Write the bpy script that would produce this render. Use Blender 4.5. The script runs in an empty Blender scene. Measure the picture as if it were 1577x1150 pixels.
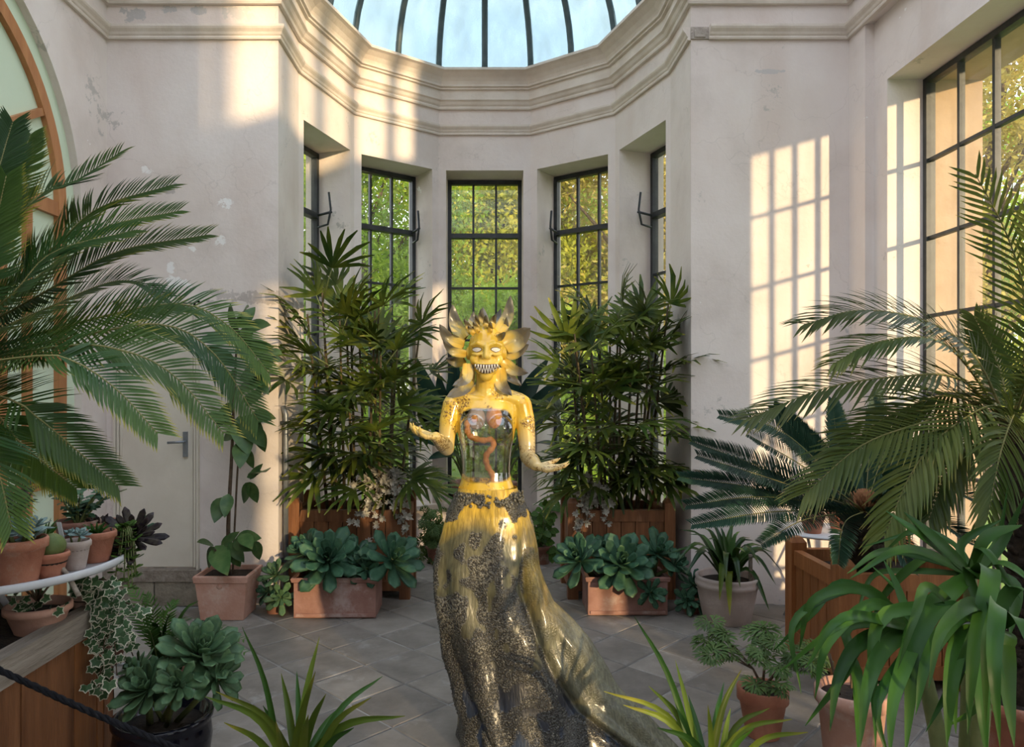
import bpy, bmesh, math, random
import numpy as np
from mathutils import Vector, Matrix, Quaternion
from mathutils.bvhtree import BVHTree

random.seed(7); np.random.seed(7)
SC = bpy.context.scene
COL = SC.collection
V = Vector
R = math.radians

# ------------------------------------------------------------------ camera
FPX, VPX, VPY, CAMZ = 1100.0, 746.5, 598.0, 1.55
cam = bpy.data.cameras.new('camera'); camo = bpy.data.objects.new('camera', cam)
COL.objects.link(camo); SC.camera = camo
camo.location = (0, 0, CAMZ); camo.rotation_euler = (R(90), 0, 0)
cam.sensor_width = 36; cam.lens = 36 * FPX / 1577
cam.shift_x = (788.5 - VPX) / 1577; cam.shift_y = (VPY - 575) / 1577
cam.clip_start = 0.05; cam.clip_end = 300

# ------------------------------------------------------------------ sun, sky, exposure
SUN_DIR = V((-0.54, 1.0, -0.150)).normalized()
sl = bpy.data.lights.new('sun', 'SUN'); slo = bpy.data.objects.new('sun', sl); COL.objects.link(slo)
sl.energy = 4.3; sl.color = (1.0, 0.74, 0.43); sl.angle = R(1.1)
slo.rotation_euler = SUN_DIR.to_track_quat('-Z', 'Y').to_euler()
slo.location = (8, -12, 6)
SC.view_settings.view_transform = 'Standard'; SC.view_settings.look = 'None'
SC.view_settings.gamma = 1.0; SC.view_settings.use_curve_mapping = False
SC.view_settings.exposure = 0.50

w = bpy.data.worlds.new('World'); SC.world = w; w.use_nodes = True
nt = w.node_tree; nt.nodes.clear()
tc = nt.nodes.new('ShaderNodeTexCoord'); sep = nt.nodes.new('ShaderNodeSeparateXYZ')
rmp = nt.nodes.new('ShaderNodeValToRGB'); nz = nt.nodes.new('ShaderNodeTexNoise')
cr2 = nt.nodes.new('ShaderNodeValToRGB'); mx = nt.nodes.new('ShaderNodeMixRGB')
bg = nt.nodes.new('ShaderNodeBackground'); wo = nt.nodes.new('ShaderNodeOutputWorld')
mp = nt.nodes.new('ShaderNodeMapping'); mp.inputs['Scale'].default_value = (1, 1, 2.6)
L = nt.links.new
L(tc.outputs['Generated'], sep.inputs[0]); L(sep.outputs['Z'], rmp.inputs[0])
e = rmp.color_ramp.elements
e[0].position = 0.0; e[0].color = (1.0, 0.93, 0.84, 1); e[1].position = 0.9; e[1].color = (0.68, 0.76, 0.98, 1)
m_ = rmp.color_ramp.elements.new(0.28); m_.color = (0.81, 0.89, 1.02, 1)
L(tc.outputs['Generated'], mp.inputs[0]); L(mp.outputs[0], nz.inputs['Vector'])
nz.inputs['Scale'].default_value = 2.2; nz.inputs['Detail'].default_value = 6
L(nz.outputs[0], cr2.inputs[0])
cr2.color_ramp.elements[0].position = 0.5; cr2.color_ramp.elements[0].color = (0, 0, 0, 1)
cr2.color_ramp.elements[1].position = 0.72; cr2.color_ramp.elements[1].color = (0.8, 0.8, 0.8, 1)
L(cr2.outputs[0], mx.inputs[0]); L(rmp.outputs[0], mx.inputs[1]); mx.inputs[2].default_value = (1.15, 1.1, 1.05, 1)
L(mx.outputs[0], bg.inputs[0]); bg.inputs[1].default_value = 1.9; L(bg.outputs[0], wo.inputs[0])

# ------------------------------------------------------------------ helpers
def at(x, y, Y):
    """point at depth Y that the photograph shows at pixel (x, y)"""
    return V(((x - VPX) * Y / FPX, Y, CAMZ - (y - VPY) * Y / FPX))

class MB:
    def __init__(s): s.v = []; s.f = []; s.m = []; s.uv = []
    def add(s, vs, fs, mi=0, uvs=None):
        o = len(s.v); s.v += [tuple(q) for q in vs]
        s.uv += uvs if uvs else [(0, 0)] * len(vs)
        s.f += [tuple(i + o for i in f) for f in fs]; s.m += [mi] * len(fs)
    def hexa(s, b, z0, z1, mi=0):            # four plan corners (ccw) and a height range
        vs = [(q[0], q[1], z0) for q in b] + [(q[0], q[1], z1) for q in b]
        s.add(vs, [(3, 2, 1, 0), (4, 5, 6, 7), (0, 1, 5, 4), (1, 2, 6, 5), (2, 3, 7, 6), (3, 0, 4, 7)], mi)
    def box(s, x0, x1, y0, y1, z0, z1, mi=0):
        s.hexa([(x0, y0), (x1, y0), (x1, y1), (x0, y1)], z0, z1, mi)
    def obox(s, c, ax, ay, az, mi=0, top=1.0, bevel=0):  # centre and three half axes
        vs = []
        for k in (-1, 1):
            t = top if k > 0 else 1
            for i, j in ((-1, -1), (1, -1), (1, 1), (-1, 1)):
                vs.append(c + ax * i * t + ay * j * t + az * k)
        s.add(vs, [(3, 2, 1, 0), (4, 5, 6, 7), (0, 1, 5, 4), (1, 2, 6, 5), (2, 3, 7, 6), (3, 0, 4, 7)], mi)
    def tube(s, path, rad, n=8, mi=0, cap=True, rnd=False, sq=1.0):
        path = [V(p) for p in path]
        if not hasattr(rad, '__len__'): rad = [rad] * len(path)
        rad = list(rad)
        if rnd:      # rounded ends
            a, b = path[0], path[-1]
            d0 = (path[0] - path[1]).normalized(); d1 = (path[-1] - path[-2]).normalized()
            r0, r1 = rad[0], rad[-1]
            pre = [(a + d0 * r0 * math.sin(t), r0 * math.cos(t)) for t in (R(80), R(55), R(28))]
            post = [(b + d1 * r1 * math.sin(t), r1 * math.cos(t)) for t in (R(28), R(55), R(80))]
            path = [p for p, _ in pre] + path + [p for p, _ in post]
            rad = [q for _, q in pre] + rad + [q for _, q in post]
        N = len(path); ref = None; vs = []; uvs = []
        for i, p in enumerate(path):
            t = (path[min(i + 1, N - 1)] - path[max(i - 1, 0)])
            t = t.normalized() if t.length > 1e-9 else V((0, 0, 1))
            if ref is None:
                ref = V((0, 0, 1)) if abs(t.z) < .9 else V((1, 0, 0))
            u = ref - t * ref.dot(t)
            if u.length < 1e-6: u = t.orthogonal()
            u.normalize(); ref = u; w2 = t.cross(u)
            for k in range(n):
                a = 2 * math.pi * k / n
                vs.append(p + (u * math.cos(a) + w2 * math.sin(a) * sq) * rad[i]); uvs.append((i / (N - 1), k / n))
        fs = []
        for i in range(N - 1):
            for k in range(n):
                k2 = (k + 1) % n
                fs.append((i * n + k, i * n + k2, (i + 1) * n + k2, (i + 1) * n + k))
        if cap: fs += [tuple(range(n - 1, -1, -1)), tuple((N - 1) * n + k for k in range(n))]
        s.add(vs, fs, mi, uvs)
    def lathe(s, c, prof, n=28, mi=0):        # prof: (radius, z) from the bottom, closed at radius 0 ends
        vs = []; c = V(c)
        for r, z in prof:
            for k in range(n):
                a = 2 * math.pi * k / n
                vs.append((c.x + r * math.cos(a), c.y + r * math.sin(a), c.z + z))
        fs = []
        for i in range(len(prof) - 1):
            for k in range(n):
                k2 = (k + 1) % n
                fs.append((i * n + k, i * n + k2, (i + 1) * n + k2, (i + 1) * n + k))
        fs += [tuple(range(n - 1, -1, -1)), tuple((len(prof) - 1) * n + k for k in range(n))]
        s.add(vs, fs, mi)
    def ball(s, c, r, nu=12, nv=8, mi=0):
        c = V(c)
        if not hasattr(r, '__len__'): r = (r, r, r)
        vs = [c + V((0, 0, -r[2]))]
        for i in range(1, nv):
            p = math.pi * i / nv - math.pi / 2
            for k in range(nu):
                a = 2 * math.pi * k / nu
                vs.append(c + V((r[0] * math.cos(p) * math.cos(a), r[1] * math.cos(p) * math.sin(a), r[2] * math.sin(p))))
        vs.append(c + V((0, 0, r[2]))); T = len(vs) - 1
        fs = []
        for k in range(nu):
            k2 = (k + 1) % nu
            fs.append((0, 1 + k2, 1 + k)); fs.append((T, T - nu + k, T - nu + k2))
            for i in range(nv - 2):
                fs.append((1 + i * nu + k, 1 + i * nu + k2, 1 + (i + 1) * nu + k2, 1 + (i + 1) * nu + k))
        s.add(vs, fs, mi)
    def grid(s, rows, mi=0, closed=False, uv=True):
        n = len(rows[0]); vs = [p for r_ in rows for p in r_]
        uvs = [(i / (len(rows) - 1), j / max(1, n - 1)) for i in range(len(rows)) for j in range(n)]
        fs = []
        for i in range(len(rows) - 1):
            for j in range(n if closed else n - 1):
                j2 = (j + 1) % n
                fs.append((i * n + j, i * n + j2, (i + 1) * n + j2, (i + 1) * n + j))
        s.add(vs, fs, mi, uvs)
    def blade(s, pts, widths, nrm, fold=0.0, mi=0, u0=0.0, u1=1.0, thick=0.0):
        """leaf blade along pts; V fold about the midrib"""
        N = len(pts); rows = []; uvs = []
        for i, p in enumerate(pts):
            t = pts[min(i + 1, N - 1)] - pts[max(i - 1, 0)]
            if t.length < 1e-9: t = V((0, 0, 1))
            t.normalize(); sd = t.cross(nrm)
            if sd.length < 1e-6: sd = t.orthogonal()
            sd.normalize(); nn = sd.cross(t); h = widths[i] * .5
            rows.append((p - sd * h + nn * h * fold, p - nn * h * fold * .3, p + sd * h + nn * h * fold))
            u = u0 + (u1 - u0) * i / (N - 1); uvs += [(u, 0), (u, .5), (u, 1)]
        vs = [q for r_ in rows for q in r_]; fs = []
        for i in range(N - 1):
            a = i * 3
            fs += [(a, a + 1, a + 4, a + 3), (a + 1, a + 2, a + 5, a + 4)]
        if thick:
            k = len(vs); nn = nrm.normalized() * thick
            vs = vs + [q - nn for q in vs]; uvs = uvs + uvs
            fs += [tuple(j + k for j in reversed(f)) for f in fs]
        s.add(vs, fs, mi, uvs)
    def mesh(s, name, mats, smooth=True):
        me = bpy.data.meshes.new(name)
        me.from_pydata(s.v, [], s.f); me.update()
        for m in (mats if isinstance(mats, (list, tuple)) else [mats]): me.materials.append(m)
        me.polygons.foreach_set('material_index', s.m)
        me.polygons.foreach_set('use_smooth', [smooth] * len(s.f))
        uvl = me.uv_layers.new(name='UVMap')
        li = np.zeros(len(me.loops), dtype=np.int32); me.loops.foreach_get('vertex_index', li)
        ua = np.array(s.uv, dtype=np.float32)[li]; uvl.data.foreach_set('uv', ua.ravel())
        return me
    def build(s, name, mats, parent=None, smooth=True):
        return link(name, s.mesh(name, mats, smooth), parent)

def link(name, me, parent=None, mw=None):
    o = bpy.data.objects.new(name, me); COL.objects.link(o)
    if parent is not None:
        o.parent = parent
        o.matrix_parent_inverse = WM[parent.name].inverted() if parent.name in WM else Matrix()
    if mw is not None: o.matrix_basis = mw
    if mw is not None: WM[o.name] = mw
    return o
WM = {}
def thing(name, label, cat, loc=(0, 0, 0), group=None):
    o = bpy.data.objects.new(name, None); COL.objects.link(o); o.location = loc
    o.empty_display_size = .1
    WM[o.name] = Matrix.Translation(V(loc)); tag(o, label, cat, group); return o
def tag(o, label, cat, group=None):
    o['label'] = label; o['category'] = cat
    if group: o['group'] = group
    return o
def struct(name, loc=None, label=None):
    o = bpy.data.objects.new(name, None); COL.objects.link(o); o.empty_display_size = .1
    o['kind'] = 'structure'; WM[o.name] = Matrix()
    if label: o['label'] = label
    return o
def smo(o, label=None):
    o['kind'] = 'structure'
    if label: o['label'] = label
    return o
def spline(pts, n):
    """Catmull-Rom through pts, n samples"""
    pts = [V(p) for p in pts]
    if len(pts) == 2: return [pts[0].lerp(pts[1], i / (n - 1)) for i in range(n)]
    q = [pts[0] * 2 - pts[1]] + pts + [pts[-1] * 2 - pts[-2]]
    ln = [0]
    for a, b in zip(pts, pts[1:]): ln.append(ln[-1] + (b - a).length)
    out = []
    for i in range(n):
        d = ln[-1] * i / (n - 1); k = 0
        while k < len(pts) - 2 and d > ln[k + 1]: k += 1
        t = (d - ln[k]) / max(1e-9, ln[k + 1] - ln[k])
        p0, p1, p2, p3 = q[k:k + 4]
        out.append(.5 * ((2 * p1) + (p2 - p0) * t + (2 * p0 - 5 * p1 + 4 * p2 - p3) * t * t + (3 * p1 - p0 - 3 * p2 + p3) * t ** 3))
    return out
def frame_matrix(loc, x, z, scale=1.0):
    """matrix with local X along x and local Z near z"""
    x = x.normalized(); y = z.cross(x)
    if y.length < 1e-5: y = x.orthogonal()
    y.normalize(); z = x.cross(y)
    m = Matrix((x, y, z)).transposed().to_4x4()
    return Matrix.Translation(loc) @ m @ Matrix.Scale(scale, 4)
def u(a, b): return random.uniform(a, b)

# ------------------------------------------------------------------ materials
def newmat(name):
    m = bpy.data.materials.new(name); m.use_nodes = True; t = m.node_tree
    return m, t, t.nodes['Principled BSDF'], t.nodes['Material Output']
def nd(t, typ, **kw):
    n = t.nodes.new(typ)
    for k, v_ in kw.items():
        if k in n.inputs: n.inputs[k].default_value = v_
        else: setattr(n, k, v_)
    return n
def ramp(t, src, stops):
    r_ = t.nodes.new('ShaderNodeValToRGB'); el = r_.color_ramp.elements
    while len(el) > len(stops): el.remove(el[-1])
    while len(el) < len(stops): el.new(1.0)
    for q, (p, c) in zip(el, stops):
        q.position = p; q.color = (*c, 1) if len(c) == 3 else c
    t.links.new(src, r_.inputs[0]); return r_
def mixc(t, fac, a, b, mode='MIX'):
    n = t.nodes.new('ShaderNodeMixRGB'); n.blend_type = mode
    for i, x in ((0, fac), (1, a), (2, b)):
        if hasattr(x, 'is_output') or isinstance(x, bpy.types.NodeSocket): t.links.new(x, n.inputs[i])
        elif i == 0: n.inputs[0].default_value = x
        else: n.inputs[i].default_value = (*x, 1)
    return n.outputs[0]
def pmat(name, c1, c2, scale=6, rough=.7, bump=.15, bscale=40, metal=0, spec=.4, rnd=.12, coord='Object', stretch=None, c3=None, cov=.6):
    m, t, b, o = newmat(name)
    tc = nd(t, 'ShaderNodeTexCoord'); src = tc.outputs[coord]
    if stretch:
        mp = nd(t, 'ShaderNodeMapping'); mp.inputs['Scale'].default_value = stretch
        t.links.new(src, mp.inputs[0]); src = mp.outputs[0]
    oi = nd(t, 'ShaderNodeObjectInfo')
    ad = nd(t, 'ShaderNodeVectorMath', operation='ADD'); t.links.new(src, ad.inputs[0])
    sc = nd(t, 'ShaderNodeVectorMath', operation='SCALE'); sc.inputs[0].default_value = (7, 3, 5)
    t.links.new(oi.outputs['Random'], sc.inputs['Scale']); t.links.new(sc.outputs[0], ad.inputs[1])
    n1 = nd(t, 'ShaderNodeTexNoise', Scale=scale, Detail=6, Roughness=.6); t.links.new(ad.outputs[0], n1.inputs['Vector'])
    r1 = ramp(t, n1.outputs[0], [(.3, c1), (.7, c2)]); c = r1.outputs[0]
    if c3:
        n3 = nd(t, 'ShaderNodeTexNoise', Scale=scale * .6, Detail=8, Roughness=.7); t.links.new(ad.outputs[0], n3.inputs['Vector'])
        r3 = ramp(t, n3.outputs[0], [(cov - .06, (0, 0, 0)), (cov + .06, (1, 1, 1))])
        c = mixc(t, r3.outputs[0], c, c3)
    hs = nd(t, 'ShaderNodeHueSaturation'); t.links.new(c, hs.inputs['Color'])
    mr = nd(t, 'ShaderNodeMapRange'); mr.inputs['To Min'].default_value = 1 - rnd; mr.inputs['To Max'].default_value = 1 + rnd
    t.links.new(oi.outputs['Random'], mr.inputs['Value']); t.links.new(mr.outputs[0], hs.inputs['Value'])
    t.links.new(hs.outputs[0], b.inputs['Base Color'])
    b.inputs['Roughness'].default_value = rough; b.inputs['Metallic'].default_value = metal
    b.inputs['Specular IOR Level'].default_value = spec
    if bump:
        n2 = nd(t, 'ShaderNodeTexNoise', Scale=bscale, Detail=5); t.links.new(ad.outputs[0], n2.inputs['Vector'])
        bp = nd(t, 'ShaderNodeBump', Strength=bump, Distance=.01); t.links.new(n2.outputs[0], bp.inputs['Height'])
        t.links.new(bp.outputs[0], b.inputs['Normal'])
    return m
def leafmat(name, base, tip, alt, rough=.5, transl=.25, tip0=.75, spec=.26, rnd=.3, nscale=5, edge=None):
    """leaf: colour along the blade (U), variation by leaf and by place, some light passing through"""
    m, t, b, o = newmat(name)
    uvn = nd(t, 'ShaderNodeUVMap'); sx = nd(t, 'ShaderNodeSeparateXYZ'); t.links.new(uvn.outputs[0], sx.inputs[0])
    tc = nd(t, 'ShaderNodeTexCoord'); n1 = nd(t, 'ShaderNodeTexNoise', Scale=nscale, Detail=3)
    oi = nd(t, 'ShaderNodeObjectInfo')
    ad = nd(t, 'ShaderNodeVectorMath', operation='ADD'); t.links.new(tc.outputs['Object'], ad.inputs[0])
    sc = nd(t, 'ShaderNodeVectorMath', operation='SCALE'); sc.inputs[0].default_value = (7, 3, 5)
    t.links.new(oi.outputs['Random'], sc.inputs['Scale']); t.links.new(sc.outputs[0], ad.inputs[1])
    t.links.new(ad.outputs[0], n1.inputs['Vector'])
    r1 = ramp(t, n1.outputs[0], [(.35, base), (.68, alt)])
    n4 = nd(t, 'ShaderNodeMath', operation='ADD'); t.links.new(sx.outputs[0], n4.inputs[0])
    n5 = nd(t, 'ShaderNodeMath', operation='MULTIPLY_ADD'); t.links.new(n1.outputs[0], n5.inputs[0]); n5.inputs[1].default_value = .9; n5.inputs[2].default_value = -.45
    t.links.new(n5.outputs[0], n4.inputs[1])
    r2 = ramp(t, n4.outputs[0], [(tip0, (0, 0, 0)), (min(1, tip0 + .3), (1, 1, 1))])
    c = mixc(t, r2.outputs[0], r1.outputs[0], tip)
    if edge:
        r5 = ramp(t, sx.outputs[1], [(.06, (1, 1, 1)), (.16, (0, 0, 0)), (.84, (0, 0, 0)), (.94, (1, 1, 1))])
        c = mixc(t, r5.outputs[0], c, edge)
    hs = nd(t, 'ShaderNodeHueSaturation'); t.links.new(c, hs.inputs['Color'])
    mr = nd(t, 'ShaderNodeMapRange'); mr.inputs['To Min'].default_value = 1 - rnd; mr.inputs['To Max'].default_value = 1 + rnd
    t.links.new(oi.outputs['Random'], mr.inputs['Value']); t.links.new(mr.outputs[0], hs.inputs['Value'])
    t.links.new(hs.outputs[0], b.inputs['Base Color'])
    b.inputs['Roughness'].default_value = rough; b.inputs['Specular IOR Level'].default_value = spec
    tr = nd(t, 'ShaderNodeBsdfTranslucent'); t.links.new(hs.outputs[0], tr.inputs[0])
    ms = nd(t, 'ShaderNodeMixShader'); ms.inputs[0].default_value = transl
    t.links.new(b.outputs[0], ms.inputs[1]); t.links.new(tr.outputs[0], ms.inputs[2]); t.links.new(ms.outputs[0], o.inputs[0])
    return m
def glassmat(name, tint=(.95, .96, .95), dirt_haze=.06, dirt_haze_col=(.8, .75, .65), rough=.03):
    m, t, b, o = newmat(name); t.nodes.remove(b)
    tr = nd(t, 'ShaderNodeBsdfTransparent'); tr.inputs[0].default_value = (*tint, 1)
    gl = nd(t, 'ShaderNodeBsdfGlossy', Roughness=rough); lw = nd(t, 'ShaderNodeLayerWeight', Blend=.5)
    pw = nd(t, 'ShaderNodeMath', operation='POWER'); t.links.new(lw.outputs['Facing'], pw.inputs[0]); pw.inputs[1].default_value = 5
    fr = nd(t, 'ShaderNodeMath', operation='MULTIPLY_ADD'); t.links.new(pw.outputs[0], fr.inputs[0]); fr.inputs[1].default_value = .9; fr.inputs[2].default_value = .04
    m1 = nd(t, 'ShaderNodeMixShader'); t.links.new(fr.outputs[0], m1.inputs[0])
    t.links.new(tr.outputs[0], m1.inputs[1]); t.links.new(gl.outputs[0], m1.inputs[2])
    tc = nd(t, 'ShaderNodeTexCoord'); mp = nd(t, 'ShaderNodeMapping'); mp.inputs['Scale'].default_value = (3, 3, 1.2)
    nz = nd(t, 'ShaderNodeTexNoise', Scale=2.0, Detail=6); t.links.new(tc.outputs['Object'], mp.inputs[0]); t.links.new(mp.outputs[0], nz.inputs[0])
    r_ = ramp(t, nz.outputs[0], [(.35, (dirt_haze * .2,) * 3), (.75, (dirt_haze * 1.8,) * 3)])
    df = nd(t, 'ShaderNodeBsdfDiffuse'); df.inputs[0].default_value = (*dirt_haze_col, 1)
    tl = nd(t, 'ShaderNodeBsdfTranslucent'); tl.inputs[0].default_value = (*dirt_haze_col, 1)
    md = nd(t, 'ShaderNodeMixShader'); md.inputs[0].default_value = .5; t.links.new(df.outputs[0], md.inputs[1]); t.links.new(tl.outputs[0], md.inputs[2])
    m2 = nd(t, 'ShaderNodeMixShader'); t.links.new(r_.outputs[0], m2.inputs[0]); t.links.new(m1.outputs[0], m2.inputs[1]); t.links.new(md.outputs[0], m2.inputs[2])
    t.links.new(m2.outputs[0], o.inputs[0]); return m

def _mask(t, src, lo, hi):
    m = nd(t, 'ShaderNodeMapRange'); m.inputs['From Min'].default_value = lo; m.inputs['From Max'].default_value = hi
    m.inputs['To Min'].default_value = .85; m.inputs['To Max'].default_value = 0; t.links.new(src, m.inputs['Value']); return m.outputs[0]
def plaster_mat():
    m, t, b, o = newmat('plaster')
    tc = nd(t, 'ShaderNodeTexCoord'); s = tc.outputs['Object']
    def noise(sc, det=6, ro=.6, st=None):
        src = s
        if st:
            mp = nd(t, 'ShaderNodeMapping'); mp.inputs['Scale'].default_value = st; t.links.new(s, mp.inputs[0]); src = mp.outputs[0]
        n = nd(t, 'ShaderNodeTexNoise', Scale=sc, Detail=det, Roughness=ro); t.links.new(src, n.inputs['Vector']); return n.outputs[0]
    c = ramp(t, noise(1.3), [(.3, (.61, .53, .475)), (.5, (.73, .648, .592)), (.72, (.79, .718, .665))]).outputs[0]
    # pinkish damp bloom, vertical streaks
    c = mixc(t, ramp(t, noise(2.2, 4, .5, (1, 1, .35)), [(.52, (0, 0, 0)), (.75, (.5, .5, .5))]).outputs[0], c, (.62, .50, .43))
    # old repairs (grey cement) and bare white flakes
    f1 = ramp(t, noise(2.7, 8, .72), [(.635, (0, 0, 0)), (.66, (.75, .75, .75))]).outputs[0]
    c = mixc(t, f1, c, (.47, .44, .40))
    f2 = ramp(t, noise(4.1, 7, .65, (1, 1, 1.4)), [(.70, (0, 0, 0)), (.71, (1, 1, 1))]).outputs[0]
    c = mixc(t, f2, c, (.86, .84, .80))
    # losses and repairs seen on this wall: (pixel x, y, radius x, radius y, colour)
    ds = nd(t, 'ShaderNodeTexNoise', Scale=14, Detail=6, Roughness=.65); t.links.new(s, ds.inputs['Vector'])
    sp = nd(t, 'ShaderNodeSeparateXYZ'); t.links.new(s, sp.inputs[0])
    for px, py, rx, rz, colr in [(262, 415, 8, 16, (.88, .86, .83)), (272, 436, 24, 11, (.88, .86, .83)), (348, 313, 16, 9, (.88, .86, .83)), (225, 262, 14, 7, (.88, .86, .83)), (340, 370, 10, 10, (.85, .83, .79)), (295, 384, 9, 6, (.88, .86, .83)), (262, 290, 20, 9, (.42, .38, .35)),
                                 (205, 22, 24, 13, (.45, .43, .41)), (262, 13, 13, 10, (.45, .43, .41)), (306, 14, 16, 9, (.46, .44, .42)), (366, 20, 34, 14, (.55, .52, .48)), (405, 458, 55, 12, (.44, .38, .34)), (345, 452, 35, 9, (.52, .46, .42)), (1185, 110, 30, 4, (.55, .52, .50)), (330, 470, 20, 10, (.50, .44, .40))]:
        wx, wz = (px - VPX) * 5.14 / FPX, CAMZ - (py - VPY) * 5.14 / FPX
        q = []
        for axis, c0, rr_ in ((0, wx, rx * 5.14 / FPX), (2, wz, rz * 5.14 / FPX)):
            a = nd(t, 'ShaderNodeMath', operation='SUBTRACT'); t.links.new(sp.outputs[axis], a.inputs[0]); a.inputs[1].default_value = c0
            b2 = nd(t, 'ShaderNodeMath', operation='DIVIDE'); t.links.new(a.outputs[0], b2.inputs[0]); b2.inputs[1].default_value = rr_
            b3 = nd(t, 'ShaderNodeMath', operation='MULTIPLY'); t.links.new(b2.outputs[0], b3.inputs[0]); t.links.new(b2.outputs[0], b3.inputs[1]); q.append(b3.outputs[0])
        ad = nd(t, 'ShaderNodeMath', operation='ADD'); t.links.new(q[0], ad.inputs[0]); t.links.new(q[1], ad.inputs[1])
        an = nd(t, 'ShaderNodeMath', operation='MULTIPLY_ADD'); t.links.new(ds.outputs[0], an.inputs[0]); an.inputs[1].default_value = 5.0; t.links.new(ad.outputs[0], an.inputs[2])
        c = mixc(t, ramp(t, an.outputs[0], [(0, (.8, .8, .8)), (1, (.8, .8, .8))]).outputs[0] if False else _mask(t, an.outputs[0], 2.9, 3.15), c, colr)
    # hairline cracks
    vo = nd(t, 'ShaderNodeTexVoronoi', Scale=1.1, feature='DISTANCE_TO_EDGE')
    nn = nd(t, 'ShaderNodeTexNoise', Scale=4, Detail=5); t.links.new(s, nn.inputs['Vector'])
    wv = nd(t, 'ShaderNodeVectorMath', operation='MULTIPLY_ADD'); t.links.new(nn.outputs['Color'], wv.inputs[0]); wv.inputs[1].default_value = (.35, .35, .35); t.links.new(s, wv.inputs[2])
    t.links.new(wv.outputs[0], vo.inputs['Vector'])
    ck = ramp(t, vo.outputs['Distance'], [(0.0, (.22, .22, .22)), (.003, (0, 0, 0))]).outputs[0]
    c = mixc(t, ck, c, (.33, .29, .26))
    t.links.new(c, b.inputs['Base Color']); b.inputs['Roughness'].default_value = .85; b.inputs['Specular IOR Level'].default_value = .2
    bp = nd(t, 'ShaderNodeBump', Strength=.25, Distance=.01)
    mx = nd(t, 'ShaderNodeMath', operation='MULTIPLY_ADD'); t.links.new(f2, mx.inputs[0]); mx.inputs[1].default_value = .6; t.links.new(noise(28, 5), mx.inputs[2])
    t.links.new(mx.outputs[0], bp.inputs['Height']); t.links.new(bp.outputs[0], b.inputs['Normal'])
    return m

M = {}
M['plaster'] = plaster_mat()
M['trim'] = pmat('cornice_plaster', (.60, .52, .44), (.76, .69, .61), 4, .8, .2, 40, spec=.2, rnd=0)
M['cement'] = pmat('rough_cement', (.30, .26, .22), (.48, .42, .36), 18, .95, .8, 60, rnd=0)
M['stone'] = pmat('slate_flag', (.155, .137, .115), (.26, .232, .198), 5, .58, .35, 22, spec=.4, rnd=.16, c3=(.32, .30, .27), cov=.62)
M['joint'] = pmat('pale_mortar', (.05, .046, .04), (.42, .41, .38), 2.2, .9, .4, 60, rnd=0)
M['kerb'] = pmat('mossy_stone', (.16, .135, .10), (.34, .29, .22), 9, .95, .9, 45, rnd=.1)
M['steel'] = pmat('painted_steel', (.018, .022, .024), (.05, .055, .055), 9, .45, .1, 60, rnd=0)
M['bluesteel'] = pmat('rib_paint', (.05, .075, .08), (.10, .13, .13), 8, .5, .1, 50, rnd=0)
M['glass'] = glassmat('window_glass', (.97, .98, .97), .03)
M['roofglass'] = glassmat('roof_glass', (.96, .98, .98), .05, (.8, .85, .85))
M['domeglass'] = glassmat('tinted_dome_glass', (.35, .47, .49), .36, (.42, .54, .54), .15)  # tint holds the bright sky down; pale streaks painted in for cloud reflections
M['cream'] = pmat('cream_door_paint', (.60, .54, .44), (.70, .64, .54), 3, .6, .1, 30, rnd=.03)
M['greenpanel'] = pmat('pale_green_panel', (.60, .70, .52), (.64, .74, .56), 2, .6, .03, 30, rnd=0)
M['ochrewood'] = pmat('varnished_frame_wood', (.33, .13, .045), (.50, .23, .09), 5, .5, .15, 40, stretch=(2, 2, .4), rnd=.08)
M['wood'] = pmat('oiled_hardwood', (.13, .048, .018), (.30, .125, .05), 7, .5, .3, 40, stretch=(3, 3, .35), rnd=.25, c3=(.36, .18, .09), cov=.66)
M['orangewood'] = pmat('warm_pine', (.24, .085, .026), (.38, .15, .05), 7, .5, .25, 40, stretch=(3, 3, .35), rnd=.15)
M['greywood'] = pmat('weathered_wood', (.17, .135, .10), (.34, .29, .235), 8, .8, .6, 30, stretch=(3, .4, 3), rnd=.12)
M['terra'] = pmat('terracotta', (.36, .13, .075), (.50, .22, .135), 8, .8, .25, 50, rnd=.18, c3=(.52, .34, .25), cov=.64)
M['terrapale'] = pmat('chalky_terracotta', (.46, .235, .165), (.56, .34, .26), 6, .85, .25, 50, rnd=.1, c3=(.62, .48, .40), cov=.60)
M['greypot'] = pmat('limewashed_clay', (.40, .32, .28), (.54, .46, .41), 5, .85, .2, 50, rnd=.05, c3=(.46, .32, .25), cov=.62)
M['darkterra'] = pmat('mossy_terracotta', (.17, .075, .05), (.30, .14, .095), 8, .8, .3, 40, rnd=.1, c3=(.42, .30, .24), cov=.62)
M['troughclay'] = pmat('pinkish_clay', (.24, .115, .085), (.36, .20, .16), 7, .85, .3, 40, rnd=.1, c3=(.44, .32, .28), cov=.60)
M['sandstone'] = pmat('outer_jamb_stone', (.36, .25, .16), (.46, .33, .22), 5, .9, .3, 30, rnd=0)
M['blackglaze'] = pmat('black_glaze', (.004, .004, .009), (.008, .009, .015), 6, .10, .0, 40, spec=.4, rnd=0)
M['soil'] = pmat('dark_soil', (.015, .010, .007), (.05, .035, .022), 40, .95, .9, 90, rnd=0)
M['white'] = pmat('white_enamel', (.55, .56, .58), (.72, .73, .74), 6, .4, .1, 40, rnd=0)
M['zinc'] = pmat('zinc_pipe', (.20, .22, .24), (.34, .36, .38), 6, .4, .1, 40, metal=.6, rnd=0)
M['rope'] = pmat('black_rope', (.006, .006, .007), (.016, .016, .018), 60, .85, .4, 120, rnd=0, spec=.12)
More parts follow.
